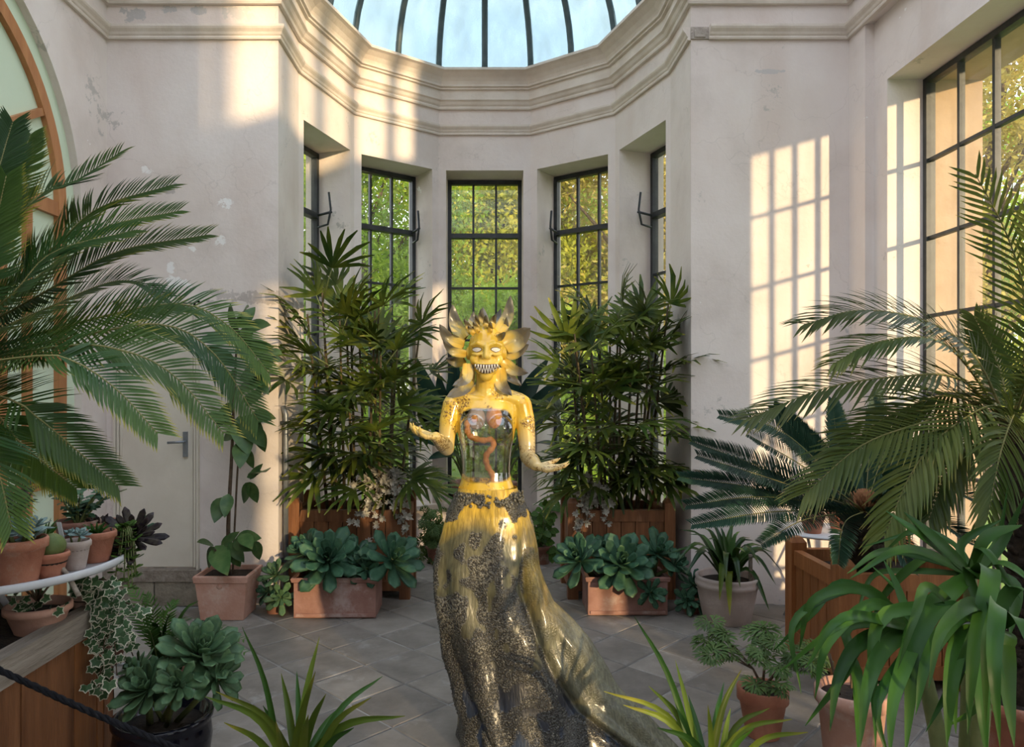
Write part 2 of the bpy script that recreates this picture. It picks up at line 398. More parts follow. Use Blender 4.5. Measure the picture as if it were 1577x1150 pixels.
M['bark'] = pmat('brown_bark', (.06, .038, .022), (.15, .10, .06), 20, .9, .8, 50, rnd=.15)
M['darkbark'] = pmat('dark_palm_trunk', (.012, .009, .007), (.05, .035, .022), 30, .95, .9, 60, rnd=.1)
M['fibre'] = pmat('orange_palm_fibre', (.20, .08, .03), (.42, .20, .09), 30, .9, .8, 70, rnd=.1)
M['cane'] = pmat('palm_cane', (.05, .035, .018), (.15, .11, .05), 20, .8, .5, 60, rnd=.25)
M['stemgreen'] = pmat('green_stem', (.10, .14, .04), (.20, .22, .08), 12, .6, .2, 40, rnd=.15)
M['cycad'] = leafmat('cycad_leaf', (.026, .075, .016), (.36, .31, .04), (.085, .14, .016), .42, .28, .78, .30, nscale=3)
M['cycaddark'] = leafmat('dark_cycad_leaf', (.010, .036, .022), (.07, .10, .03), (.024, .062, .034), .48, .15, .97, nscale=3)
M['phoenix'] = leafmat('date_palm_leaf', (.055, .090, .018), (.26, .23, .06), (.13, .155, .035), .45, .32, .9, nscale=3)
M['rachis'] = pmat('leaf_rib', (.14, .15, .04), (.26, .22, .08), 10, .6, .1, 40, rnd=.15)
M['rhapis'] = leafmat('lady_palm_leaf', (.036, .072, .013), (.30, .27, .05), (.13, .16, .02), .42, .3, .93, rnd=.5, nscale=2.5)
M['aeonium'] = leafmat('aeonium_leaf', (.034, .094, .050), (.075, .14, .065), (.065, .145, .078), .45, .06, .9, rnd=.22, nscale=6)
M['aeoniumpale'] = leafmat('pale_aeonium_leaf', (.062, .130, .060), (.11, .19, .08), (.105, .18, .08), .45, .06, .9, rnd=.2, nscale=6)
M['purple'] = leafmat('purple_aeonium_leaf', (.020, .012, .016), (.05, .03, .03), (.06, .05, .035), .4, .08, .9, nscale=6)
M['echeveria'] = leafmat('blue_echeveria_leaf', (.16, .25, .24), (.28, .30, .27), (.24, .34, .32), .5, .05, .95, nscale=6)
M['strap'] = leafmat('strap_leaf', (.020, .080, .010), (.12, .16, .02), (.055, .135, .016), .42, .25, 1.05, rnd=.3, nscale=2.5)
M['cymb'] = leafmat('yellow_green_strap_leaf', (.085, .15, .015), (.27, .26, .035), (.18, .22, .025), .42, .3, .85, rnd=.35, nscale=2.5)
M['clivia'] = leafmat('clivia_leaf', (.016, .050, .012), (.12, .17, .03), (.06, .115, .022), .3, .18, .92, rnd=.4, nscale=3)
M['ficus'] = leafmat('rubber_plant_leaf', (.045, .105, .028), (.12, .16, .05), (.10, .165, .05), .3, .18, .95, rnd=.3, nscale=3)
M['herb'] = leafmat('herb_leaf', (.055, .145, .022), (.14, .22, .04), (.12, .21, .035), .45, .3, .8, rnd=.3, nscale=5)
M['geranium'] = leafmat('geranium_leaf', (.06, .12, .03), (.15, .19, .05), (.11, .17, .045), .5, .25, .9, rnd=.25, nscale=5)
M['ivy'] = leafmat('variegated_ivy_leaf', (.035, .085, .03), (.66, .63, .48), (.07, .13, .05), .45, .2, .45, rnd=.2, nscale=14)
M['sedum'] = leafmat('cream_sedum_leaf', (.38, .37, .30), (.55, .50, .44), (.50, .45, .38), .6, .15, .8, rnd=.25, nscale=9)
M['fern'] = leafmat('feathery_leaf', (.06, .15, .03), (.14, .22, .05), (.10, .2, .04), .45, .3, .9, rnd=.25, nscale=4)
M['bigleaf'] = leafmat('dark_broad_leaf', (.010, .032, .022), (.03, .06, .03), (.02, .05, .035), .3, .12, .95, rnd=.3, nscale=3)
M['treeA'] = leafmat('sunlit_tree_leaf', (.34, .40, .04), (.74, .66, .08), (.58, .55, .06), .6, .45, .8, rnd=.1, nscale=.9)
M['treeB'] = leafmat('olive_tree_leaf', (.42, .36, .08), (.76, .60, .16), (.64, .50, .13), .6, .45, .8, rnd=.1, nscale=.9)
M['treeC'] = leafmat('green_tree_leaf', (.24, .40, .035), (.56, .64, .07), (.42, .53, .055), .6, .45, .8, rnd=.1, nscale=.9)
M['lawn'] = pmat('mown_lawn', (.10, .19, .02), (.20, .30, .04), 1.5, .9, .6, 30, rnd=0)
# ================================================================== THE SETTING
XL, XR, XRW, D1, WT = -2.72, 2.62, 2.683, 5.14, 4.65
C36, S36, C72, S72 = math.cos(R(36)), math.sin(R(36)), math.cos(R(72)), math.sin(R(72))
SD = .914; YB = 7.08
v4 = V((SD / 2, YB, 0)); v3 = v4 + V((SD * C36, -SD * S36, 0)); v2 = v3 + V((SD * C72, -SD * S72, 0)); v1 = V((1.485, D1, 0))
mir = lambda p: V((-p.x, p.y, p.z))
AP = [mir(v2), mir(v3), mir(v4), v4, v3, v2]                 # inner line of the apse, left to right
AC = V((0, v2.y, 0)); APO = SD / 2 / math.tan(R(18)); THK = .46
APX = [AC + (p - AC) * ((APO + THK) / APO) for p in AP]      # outer line

# ---- floor: mortar bed with diagonal slate flags
fl = MB(); fl.box(-3.3, 3.4, -5.6, 5.2, -.3, -.006); fl.hexa([(-1.9, 5.2), (1.9, 5.2), (1.0, 7.6), (-1.0, 7.6)], -.3, -.006)
floor = fl.build('floor', M['joint'], None, False); smo(floor, 'grey stone flags laid diagonally with pale mortar joints')
WM['floor'] = Matrix()
def inside(x, y):
    if y < D1: return XL - .05 < x < XRW + .05
    lim = v2.x if y < v2.y else (v2.x + (v3.x - v2.x) * (y - v2.y) / (v3.y - v2.y) if y < v3.y else v3.x + (v4.x - v3.x) * (y - v3.y) / (v4.y - v3.y))
    return abs(x) < lim + .1 and y < YB + .1
half = .2435
tm = []
for q in range(6):
    g = MB(); rr = half - .0060 - .0015 * (q % 3); b_ = .006
    cs = [(rr + u(-.003, .003), 0), (0, rr + u(-.003, .003)), (-rr, 0), (0, -rr)]
    ci = [(x * (1 - b_ / rr * 1.4), y * (1 - b_ / rr * 1.4)) for x, y in cs]
    hz = u(-.0015, .003)
    vs = [(x, y, -.02) for x, y in cs] + [(x, y, -.005 + hz) for x, y in cs] + [(x, y, hz + u(-.001, .001)) for x, y in ci]
    g.add(vs, [(8, 9, 10, 11)] + [(i, (i + 1) % 4, 4 + (i + 1) % 4, 4 + i) for i in range(4)] + [(4 + i, 4 + (i + 1) % 4, 8 + (i + 1) % 4, 8 + i) for i in range(4)])
    tm.append(g.mesh('flag', M['stone'], False))
for i in range(-14, 15):
    for j in range(0, 30):
        x = -.665 + i * half; y = 4.24 + (j - 12) * half
        if (i + j) % 2: continue
        if y < 1.7 or not inside(x, y): continue
        o = link('flagstone', random.choice(tm), floor, Matrix.Translation((x, y, 0)) @ Matrix.Rotation(R(90) * random.randint(0, 3), 4, 'Z'))

# ---- lawn outside
g = MB(); g.box(-60, 60, -40, 80, -.6, -.34); lawn = g.build('trim_9', M['lawn'], None, False)
lawn.name = 'ground'; smo(lawn, 'green lawn in the garden outside the windows')

# ---- walls
def facet_wall(mb, A, B, Ao, Bo, op=None):
    d = (B - A); Ln = d.length; d.normalize(); n = V((-d.y, d.x, 0))
    if n.dot(Ao - A) < 0: n = -n
    def pl(s): return A + d * s
    def po(s): return A + d * s + n * THK
    seg = lambda a, b, ao, bo, z0, z1: mb.hexa([a, b, bo, ao], z0, z1)
    if not op: seg(A, B, Ao, Bo, -.3, WT); return
    s0, s1, z0, z1 = op
    seg(A, pl(s0), Ao, po(s0), -.3, WT); seg(pl(s1), B, po(s1), Bo, -.3, WT)
    seg(pl(s0), pl(s1), po(s0), po(s1), -.3, z0); seg(pl(s0), pl(s1), po(s0), po(s1), z1, WT)
OPW = .766; OZ0, OZ1 = .41, 3.71
wa = MB()
for i in range(5):
    facet_wall(wa, AP[i], AP[i + 1], APX[i], APX[i + 1], ((SD - OPW) / 2, (SD + OPW) / 2, OZ0, OZ1))
wa.hexa([mir(v1), mir(v2), APX[0], V((-1.95, D1 + .4, 0))], -.3, WT)
wa.hexa([v2, v1, V((1.95, D1 + .4, 0)), APX[5]], -.3, WT)
o = wa.build('wall_apse', M['plaster'], None, False); smo(o, 'pale flaking plaster wall of the five-sided apse')
g = MB(); g.hexa([(XL - .5, D1), (-v1.x, D1), (-1.9, D1 + .5), (XL - .5, D1 + .5)], -.3, WT)
o = g.build('wall_front_left', M['plaster'], None, False); smo(o, 'pale plaster wall left of the apse with the cream door')
g = MB(); g.hexa([(v1.x, D1), (XR + .7, D1), (XR + .7, D1 + .5), (1.9, D1 + .5)], -.3, WT)
o = g.build('wall_front_right', M['plaster'], None, False); smo(o, 'plaster wall right of the apse with window light on it')

# right wall with three tall windows; the far one is in the photograph
WX0, WX1 = XRW, 3.30
wins = [(2.55, 4.76), (-.42, 1.65), (-3.95, -1.1)]
WZ0, WZ1 = .22, 3.61
g = MB(); edges = [-5.6] + [e_ for a in reversed(wins) for e_ in a] + [D1]
for k in range(0, len(edges), 2): g.box(WX0, WX1, edges[k], edges[k + 1], -.3, WT)
for a, b in wins: g.box(WX0, WX1, a, b, -.3, WZ0); g.box(WX0, WX1, a, b, WZ1, WT)
g.box(XR, XRW + .001, 4.92, D1 + .001, -.3, 4.07); g.box(XR, XRW + .001, -5.6, D1 + .001, 4.06, WT)
wr = g.build('wall_right', M['plaster'], None, False); WM[wr.name] = Matrix()
for a, b in wins:
    g = MB(); g.box(2.985, 3.31, b - .012, b + .001, WZ0, WZ1 - .01); g.build('jamb_stone', M['sandstone'], wr, False)
    g = MB(); g.box(2.985, 3.31, a, b, WZ1 - .012, WZ1 + .001); g.build('lintel_stone', M['sandstone'], wr, False)
smo(wr, 'plaster side wall with deep window reveals and corner pilaster')
# attic above the right wall: solid except for the glazed stretch the evening sun comes through
g = MB(); g.box(XR, WX1, .75, 5.6, WT, 6.1); g.box(XR, WX1, -5.6, -4.6, WT, 6.1)
for yy in (-3.8, -2.9, -2.05, -1.2, -.35): g.box(2.9, 3.0, yy - .035, yy + .035, WT, 6.1)
g.box(XL - .5, XL, -5.6, 5.6, WT, 6.1); g.box(XL - .5, -1.49, D1, D1 + .3, WT, 6.1); g.box(1.49, XR + .6, D1, D1 + .3, WT, 6.1)
o = g.build('wall_added_attic', M['plaster'], None, False); smo(o)
# left wall with its arched recess
AYC, AZS, AR = 3.45, 2.70, 1.37; XP = XL - .05
g = MB(); g.box(XL - .5, XL, -5.6, AYC - AR, -.3, WT); g.box(XL - .5, XL, AYC + AR, D1 + .3, -.3, WT)
NA = 40; arc = [(AYC + AR * math.cos(math.pi * k / NA), AZS + AR * math.sin(math.pi * k / NA)) for k in range(NA + 1)]
for (ya, za), (yb, zb) in zip(arc, arc[1:]):
    vs = []
    for X in (XL, XL - .5): vs += [(X, yb, zb), (X, ya, za), (X, ya, WT), (X, yb, WT)]
    g.add(vs, [(0, 1, 2, 3), (7, 6, 5, 4), (0, 4, 5, 1)])
g.box(XL - .5, XL, AYC - AR, AYC + AR, -.3, .12)
o = g.build('wall_left', M['plaster'], None, False); smo(o, 'white plaster side wall with a wide arched recess')
g = MB(); g.box(XL - .5, WX1, -6.0, -5.5, -.3, 6.1); o = g.build('wall_back', M['plaster'], None, False); smo(o)

# ---- arched timber screen in the left wall: door_1
d1 = struct('door_1', label='arched screen of pale green panels in a varnished timber frame')
g = MB(); vs = [(XP, y, z) for y, z in arc] + [(XP, AYC - AR, .12), (XP, AYC + AR, .12)]
vs2 = [(XP - .05, y, z) for _, y, z in vs]; n = len(vs)
g.add(vs + vs2, [tuple(range(n - 1, -1, -1)), tuple(range(n, 2 * n))] + [(i, (i + 1) % n, n + (i + 1) % n, n + i) for i in range(n)])
g.build('panel', M['greenpanel'], d1, False)
g = MB(); ro, ri = 1.225, 1.14
def ringpt(r_, k, X): a = math.pi * k / NA; return (X, AYC + r_ * math.cos(a), AZS + r_ * math.sin(a))
for k in range(NA):
    vs = []
    for X in (XP - .005, XP + .035):
        vs += [ringpt(ro, k, X), ringpt(ro, k + 1, X), ringpt(ri, k + 1, X), ringpt(ri, k, X)]
    g.add(vs, [(4, 5, 6, 7), (0, 1, 5, 4), (2, 3, 7, 6)])
g.build('arch_frame', M['ochrewood'], d1, False)
for sg in (-1, 1):
    g = MB(); yy = AYC + sg * (ro + ri) / 2; g.box(XP - .005, XP + .035, yy - .043, yy + .043, .12, AZS); g.build('jamb', M['ochrewood'], d1, False)
g = MB(); g.box(XP - .005, XP + .032, AYC - ri, AYC + ri, AZS - .045, AZS + .045); g.build('transom', M['ochrewood'], d1, False)
for yy in (AYC + .62, AYC + .12, AYC - .12, AYC - .62, AYC + .85, AYC - .85):
    g = MB(); g.box(XP - .005, XP + .03, yy - .03, yy + .03, .12, AZS - .045); g.build('mullion', M['ochrewood'], d1, False)
for a in (30, 60, 90, 120, 150):
    g = MB(); d = V((0, math.cos(R(a)), math.sin(R(a)))); c = V((XP + .012, AYC, AZS)) + d * .68
    g.obox(c, V((.018, 0, 0)), V((0, -d.z, d.y)) * .022, d * .50); g.build('glazing_bar', M['ochrewood'], d1, False)
for z in (.2, .95, 1.75):
    g = MB(); g.box(XP - .005, XP + .028, AYC - ri, AYC + ri, z - .03, z + .03); g.build('rail', M['ochrewood'], d1, False)

# ---- cream door in the front-left wall: door_2
d2 = struct('door_2', label='plain cream painted door with moulded frame')
x0, x1, z0, z1 = -2.66, -2.05, .27, 2.18
g = MB(); g.box(x0 + .05, x1 - .05, D1 - .012, D1 + .02, z0, z1 - .05); g.build('door_leaf', M['cream'], d2, False)
for k, (w0, dep) in enumerate(((.0, .03), (.022, .022), (.044, .016))):
    g = MB(); q = .016
    g.box(x0 + w0, x0 + w0 + q, D1 - dep, D1, z0 - (.08 if k == 0 else 0), z1 - w0); g.box(x1 - w0 - q, x1 - w0, D1 - dep, D1, z0 - (.08 if k == 0 else 0), z1 - w0)
    g.box(x0 + w0, x1 - w0, D1 - dep, D1, z1 - w0 - q, z1 - w0); g.build('moulding', M['cream'], d2, False)
g = MB(); g.box(-2.16, -2.13, D1 - .03, D1 - .01, 1.06, 1.24); hp = g.build('handle_plate', M['zinc'], d2, False)
g = MB(); g.tube([(-2.145, D1 - .02, 1.17), (-2.145, D1 - .07, 1.17), (-2.25, D1 - .075, 1.165)], .009, 8); g.build('handle', M['zinc'], d2)
# stone kerb below door and wall
kb = struct('baseboard_left', label='rough mossy stone kerb below the cream door')
for a, b in ((-2.72, -2.36), (-2.35, -2.04)):
    g = MB(); g.box(a, b, D1 - .05, D1 + .01, 0, .17 + u(0, .01)); g.build('kerb_stone', M['kerb'], kb, False)
g = MB(); g.box(-2.72, -2.04, D1 - .06, D1 + .01, .175, .255); g.build('sill_board', M['greywood'], kb, False)

# ---- cornice: two mouldings swept along the wall line
path = [V((XL, -5.5, 0)), V((XL, D1, 0)), mir(v1)] + AP + [v1, V((XR, D1, 0)), V((XR, -5.5, 0))]
def sweep(mb, pth, prof, mi=0):
    N = len(pth); rows = []
    for i in range(N):
        ds = []
        if i > 0: ds.append((pth[i] - pth[i - 1]).normalized())
        if i < N - 1: ds.append((pth[i + 1] - pth[i]).normalized())
        ns = [V((d.y, -d.x, 0)) for d in ds]
        m = ns[0] if len(ns) == 1 else (ns[0] + ns[1]) / (1 + ns[0].dot(ns[1]))
        rows.append([(pth[i].x + m.x * q, pth[i].y + m.y * q, z) for q, z in prof])
    mb.grid(rows, mi)
    n = len(prof); mb.f += [tuple(range(len(mb.v) - n, len(mb.v)))]; mb.m += [mi]
    k = len(mb.v) - n * N; mb.f += [tuple(range(k + n - 1, k - 1, -1))]; mb.m += [mi]
lowp = [(-.01, 4.055), (.022, 4.055), (.026, 4.066), (.022, 4.077), (.030, 4.085), (.036, 4.10), (.052, 4.118), (.058, 4.130), (.058, 4.146), (-.01, 4.152)]
upp = [(-.01, 4.305), (.028, 4.305), (.034, 4.320), (.030, 4.332), (.046, 4.345), (.060, 4.368), (.078, 4.380), (.078, 4.398), (.060, 4.404), (.060, 4.476), (.085, 4.480), (.085, 4.496), (.105, 4.500), (.108, 4.515),
       (.098, 4.522), (.112, 4.545), (.140, 4.575), (.185, 4.605), (.215, 4.615), (.215, 4.638), (-.01, 4.655)]
g = MB(); gap = V((v1.x + .125, D1, 0)); sweep(g, path[:9] + [V((v1.x, D1 + .0, 0))][0:1], lowp)
o = g.build('trim_1', M['trim'], None, False); smo(o, 'lower plaster string moulding round the left wall and apse')
g = MB(); sweep(g, [gap] + path[-2:], lowp); o = g.build('trim_2', M['trim'], None, False); smo(o, 'lower string moulding on the right, broken off at the apse corner')
g = MB(); sweep(g, path, upp); o = g.build('trim_3', M['trim'], None, False); smo(o, 'upper plaster cornice with cove under the glass dome')
g = MB(); g.box(v1.x - .004, v1.x + .14, D1 - .012, D1 + .01, 4.06, 4.145); g.box(v1.x + .02, v1.x + .10, D1 - .02, D1, 4.07, 4.125)
o = g.build('trim_4', M['cement'], None, False); smo(o, 'bare rough render where the moulding has broken away')

# ---- windows
def window(name, O, d, n, cols, rows, label, bar=.022, fr=.035, thick_row=None, dpt=.03, matb='steel'):
    """O: 3D origin at z=0, d: along, n: outward; cols/rows: bar centre positions incl. both frame sides"""
    w_ = struct(name, label=label); Z = V((0, 0, 1)); c0, c1, r0, r1 = cols[0], cols[-1], rows[0], rows[-1]
    def bx(nm, s0, s1, z0, z1, dd, mt):
        g = MB(); c = O + d * ((s0 + s1) / 2) + Z * ((z0 + z1) / 2)
        g.obox(c, d * ((s1 - s0) / 2), n * dd, Z * ((z1 - z0) / 2)); return g.build(nm, mt, w_, False)
    ms = M[matb]
    g = MB()
    for s0, s1, z0, z1 in ((c0 - fr, c0 + .008, r0 - fr, r1 + fr), (c1 - .008, c1 + fr, r0 - fr, r1 + fr), (c0, c1, r0 - fr, r0 + .008), (c0, c1, r1 - .008, r1 + fr)):
        g.obox(O + d * ((s0 + s1) / 2) + Z * ((z0 + z1) / 2), d * ((s1 - s0) / 2), n * dpt, Z * ((z1 - z0) / 2))
    g.build('window_frame', ms, w_, False)
    for s in cols[1:-1]: bx('glazing_bar', s - bar / 2, s + bar / 2, r0, r1, dpt * .6, ms)
    for k, z in enumerate(rows[1:-1]):
        t = bar / 2 * (2.2 if thick_row == k else 1)
        bx('glazing_bar', c0, c1, z - t, z + t, dpt * (1.3 if thick_row == k else .55), ms)
    for a, b in zip(cols, cols[1:]):
        for p, q in zip(rows, rows[1:]):
            g = MB(); g.obox(O + d * ((a + b) / 2) + Z * ((p + q) / 2), d * ((b - a) / 2 - .002), n * .002, Z * ((q - p) / 2 - .002))
            g.build('pane', M['glass'], w_, False)
    return w_
RV = .35
nms = ['metal window left of the apse seen edge on', 'tall metal window left of the middle of the apse', 'tall metal window in the middle of the apse behind the sculpture', 'tall metal window right of the middle of the apse', 'narrow-looking metal window at the right end of the apse']
rows = [.445, .97, 1.51, 2.05, 2.59, 3.13, 3.67]
for i in range(5):
    A, B = AP[i], AP[i + 1]; d = (B - A).normalized(); n = ((A + B) / 2 - AC).normalized()
    O = A + n * RV; a = (SD - OPW) / 2 + .03; b = (SD + OPW) / 2 - .03
    w_ = window('window_%d' % (i + 1), O, d, n, [a, a + (b - a) / 3, a + 2 * (b - a) / 3, b], rows, nms[i], thick_row=4)
    if i in (0, 1, 3, 4):     # casement stay with its lever
        s = b - .02 if i < 2 else a + .02; q = O + d * s - n * .05
        g = MB(); g.tube([q + V((0, 0, 3.02)), q - n * .10 + V((0, 0, 3.04)), q - n * .13 + V((0, 0, 3.17)), q - n * .11 + V((0, 0, 3.33))], .011, 6)
        g.tube([q + V((0, 0, 3.13)), q - n * .14 + V((0, 0, 3.15))], .012, 6); g.build('casement_stay', M['steel'], w_)
for k, (a, b) in enumerate(wins):
    nC = round((b - a - .06) / .31); cs = [a + .03 + (b - a - .06) * j / nC for j in range(nC + 1)]
    window('window_%d' % (6 + k), V((2.95, 0, 0)), V((0, 1, 0)), V((1, 0, 0)), cs, [.255, .48, 1.0, 1.515, 2.03, 2.545, 3.06, 3.575],
           ['tall metal window in the right wall beside the palms', 'second tall window of the right wall', 'third tall window of the right wall'][k], fr=.03)
    wn = bpy.data.objects['window_%d' % (6 + k)]
    g = MB(); g.box(WX0 - .03, 2.93, a, b, WZ0 - .02, WZ0 + .025); g.build('window_sill', M['trim'], wn, False)
for i in range(5):
    A, B = AP[i], AP[i + 1]; d = (B - A).normalized(); n = ((A + B) / 2 - AC).normalized()
    g = MB(); g.obox((A + B) / 2 + n * (RV / 2 - .035) + V((0, 0, OZ0 - .012)), d * (OPW / 2 + .02), n * (RV / 2 + .035), V((0, 0, .02)))
    g.build('window_sill', M['trim'], bpy.data.objects['window_%d' % (i + 1)], False)

# ---- glass dome over the apse and glass roof over the room
ceil = struct('ceiling', label='glass half dome of tinted, streaked panes on curved steel ribs')
DH = 1.30
base = [mir(v1)]
for i in range(5): base += [AP[i], (AP[i] + AP[i + 1]) / 2]
base += [AP[5], v1]
def dome(B, f):
    c = AC if B.y > AC.y - .01 else V((0, B.y, 0))
    q = c + (B - c) * math.cos(f); return V((q.x, q.y, WT + DH * math.sin(f)))
NF = 12
for a, b in zip(base, base[1:]):
    g = MB(); g.grid([[dome(a, R(88) * k / NF), dome(b, R(88) * k / NF)] for k in range(NF + 1)]); g.build('dome_pane', M['domeglass'], ceil)
for B in base[1:-1]:
    g = MB(); pts = [dome(B, R(88) * k / NF) for k in range(NF + 1)]
    g.tube(pts, .030, 6); g.build('dome_rib', M['bluesteel'], ceil)
for k in range(6):
    y0 = -5.5 + k * 1.78
    for x0, x1 in ((XL - .3, 0), (0, WX1)):
        g = MB(); g.box(x0, x1, y0, y0 + 1.78, 6.1, 6.104); g.build('roof_pane', M['roofglass'], ceil, False)
    g = MB(); g.box(XL - .3, WX1, y0 - .03, y0 + .03, 6.0, 6.1); g.build('roof_beam', M['white'], ceil, False)

# ---- grey downpipe at the apse corner
pp = tag(MB().build('x', M['zinc']), 'slim grey metal downpipe at the left corner of the apse', 'pipe') if False else None
dp = thing('downpipe', 'slim grey metal downpipe at the left corner of the apse', 'pipe', (-1.44, 5.22, 0))
g = MB(); g.tube([(-1.447, 5.2, .02), (-1.447, 5.2, 1.36), (-1.47, 5.2, 1.42)], .019, 10); g.build('pipe', M['zinc'], dp)
for z in (.3, .9, 1.3):
    g = MB(); g.box(-1.487, -1.422, 5.175, 5.225, z - .012, z + .012); g.build('bracket', M['steel'], dp, False)
# ================================================================== THE SCULPTURE
SX, SY = .007, 3.20
st = thing('sea_creature_sculpture', 'yellow finned sea-creature sculpture with glassy torso and scaly black train', 'sculpture', (SX, SY, 0))
def remesh(mb, vox, smooth_it, name):
    me = mb.mesh(name, [], True); o = bpy.data.objects.new('tmp', me); COL.objects.link(o)
    m = o.modifiers.new('r', 'REMESH'); m.mode = 'VOXEL'; m.voxel_size = vox; m.use_smooth_shade = True
    s = o.modifiers.new('s', 'SMOOTH'); s.factor = .5; s.iterations = smooth_it
    dg = bpy.context.evaluated_depsgraph_get(); dg.update()
    out = bpy.data.meshes.new_from_object(o.evaluated_get(dg)); out.name = name
    bpy.data.objects.remove(o, do_unlink=True); bpy.data.meshes.remove(me)
    return out
b = MB()
# torso: (z, half width, front, back)
TS = [(.98, .150, .115, .12), (1.04, .143, .105, .115), (1.09, .130, .092, .10), (1.14, .113, .080, .085), (1.18, .108, .074, .078), (1.23, .110, .076, .078),
      (1.29, .117, .084, .082), (1.35, .128, .090, .088), (1.41, .136, .088, .090), (1.455, .142, .078, .084), (1.49, .132, .062, .07), (1.515, .095, .050, .056), (1.54, .05, .04, .045)]
rws = []
for z, a, f, k in TS:
    rws.append([(SX + a * math.copysign(abs(math.cos(t)) ** .85, math.cos(t)), SY + (k if math.sin(t) > 0 else f) * math.sin(t), z) for t in [2 * math.pi * q / 28 for q in range(28)]])
b.grid(rws, closed=True); n0 = len(b.v) - 28; b.f += [tuple(range(27, -1, -1)), tuple(range(n0, n0 + 28))]; b.m += [0, 0]
for sg in (-1, 1): b.ball((SX + sg * .060, SY - .070, 1.375), (.058, .056, .060), 16, 12)
b.tube([(SX, SY + .005, 1.49), (SX, SY - .005, 1.56), (SX, SY - .022, 1.63)], [.056, .046, .047], 16, rnd=True)
# collar bones and shoulders
for sg in (-1, 1):
    b.tube([(SX + sg * .02, SY - .045, 1.502), (SX + sg * .09, SY - .04, 1.512), (SX + sg * .15, SY, 1.492)], [.014, .017, .03], 10, rnd=True)
    b.tube([(SX + sg * .03, SY + .02, 1.545), (SX + sg * .09, SY + .02, 1.515), (SX + sg * .15, SY + .01, 1.49)], [.03, .036, .04], 10, rnd=True)
# head
hx, hy = SX, SY - .03
b.ball((hx, hy + .005, 1.725), (.080, .098, .108), 24, 16)
b.ball((hx, hy - .045, 1.655), (.056, .055, .058), 20, 14)
b.ball((hx, hy - .068, 1.606), (.030, .030, .026), 16, 10)
for sg in (-1, 1):
    b.ball((hx + sg * .048, hy - .058, 1.676), (.026, .026, .024), 14, 10)                      # cheek
    b.tube([(hx + sg * .012, hy - .090, 1.735), (hx + sg * .036, hy - .086, 1.746), (hx + sg * .064, hy - .062, 1.738)], [.009, .011, .008], 10, rnd=True)   # brow
    b.ball((hx + sg * .080, hy + .0, 1.705), (.012, .022, .03), 10, 8)                          # ear
    b.tube([(hx + sg * .020, hy - .095, 1.700), (hx + sg * .040, hy - .092, 1.695), (hx + sg * .060, hy - .074, 1.700)], [.006, .008, .006], 8, rnd=True)   # lower lid
b.tube([(hx, hy - .092, 1.735), (hx, hy - .104, 1.705), (hx, hy - .112, 1.688)], [.010, .012, .013], 10, rnd=True)   # nose
for sg in (-1, 1): b.ball((hx + sg * .012, hy - .101, 1.686), .010, 10, 8)
b.tube([(hx - .058, hy - .070, 1.668), (hx - .03, hy - .098, 1.650), (hx, hy - .107, 1.645), (hx + .03, hy - .098, 1.650), (hx + .058, hy - .070, 1.668)], [.007, .009, .010, .009, .007], 8, rnd=True)
b.tube([(hx - .050, hy - .070, 1.645), (hx - .026, hy - .093, 1.625), (hx, hy - .100, 1.620), (hx + .026, hy - .093, 1.625), (hx + .050, hy - .070, 1.645)], [.006, .008, .009, .008, .006], 8, rnd=True)
# arms and hands
def hand(mb, wrist, d, nrm, thumb_side, curl):
    d = d.normalized(); sd = d.cross(nrm).normalized(); nrm = sd.cross(d).normalized()
    for k, (off, ln) in enumerate(((-.030, .060), (-.010, .070), (.011, .066), (.031, .052))):
        root = wrist + d * .012 + sd * off * .45; kn = wrist + d * (.068 - abs(off) * .15) + sd * off - nrm * .004
        mb.tube([root, kn], [.014, .0115], 10, rnd=True)
        p = kn; dd = (d + sd * off * 7).normalized(); chain = [p]; ax = sd; rr = [.0095]
        for q, fr in enumerate((.45, .32, .30)):
            dd = (Quaternion(ax, -curl[k] * (.55 + .25 * q)) @ dd).normalized(); p = p + dd * ln * fr * 1.12; chain.append(p); rr.append((.0085, .0072, .0028)[q])
        mb.tube(chain, rr, 10, rnd=True)
    t0 = wrist + d * .018 + sd * thumb_side * .020; t1 = t0 + (d * .5 + sd * thumb_side * .8 + nrm * .15).normalized() * .034
    t2 = t1 + (d * .85 + sd * thumb_side * .35 + nrm * .35).normalized() * .028; t3 = t2 + (d * .95 + nrm * .5).normalized() * .022
    mb.tube([t0, t1, t2, t3], [.015, .0115, .009, .003], 10, rnd=True)
def flip(x): return -x
b.tube([(SX - .150, SY + .005, 1.478), (SX - .168, SY - .01, 1.40), (SX - .176, SY - .02, 1.33), (SX - .176, SY - .03, 1.285)], [.046, .043, .037, .034], 16, rnd=True)
b.tube([(SX - .176, SY - .03, 1.285), (SX - .190, SY - .10, 1.312), (SX - .212, SY - .215, 1.348)], [.034, .035, .022], 16, rnd=True)
hand(b, V((SX - .213, SY - .218, 1.349)), V((-.75, -.55, .16)), V((.05, -.15, 1)), 1, (-.55, -.5, -.5, -.6))
b.tube([(SX + .158, SY + .005, 1.478), (SX + .175, SY - .005, 1.40), (SX + .182, SY - .01, 1.31), (SX + .184, SY - .02, 1.245)], [.046, .043, .038, .034], 16, rnd=True)
b.tube([(SX + .184, SY - .02, 1.245), (SX + .198, SY - .09, 1.235), (SX + .214, SY - .185, 1.222)], [.034, .035, .023], 16, rnd=True)
hand(b, V((SX + .215, SY - .19, 1.222)), V((.80, -.58, -.02)), V((-.05, -.2, 1)), -1, (-.28, -.22, -.22, -.3))
body_me = remesh(b, .0036, 4, 'body')

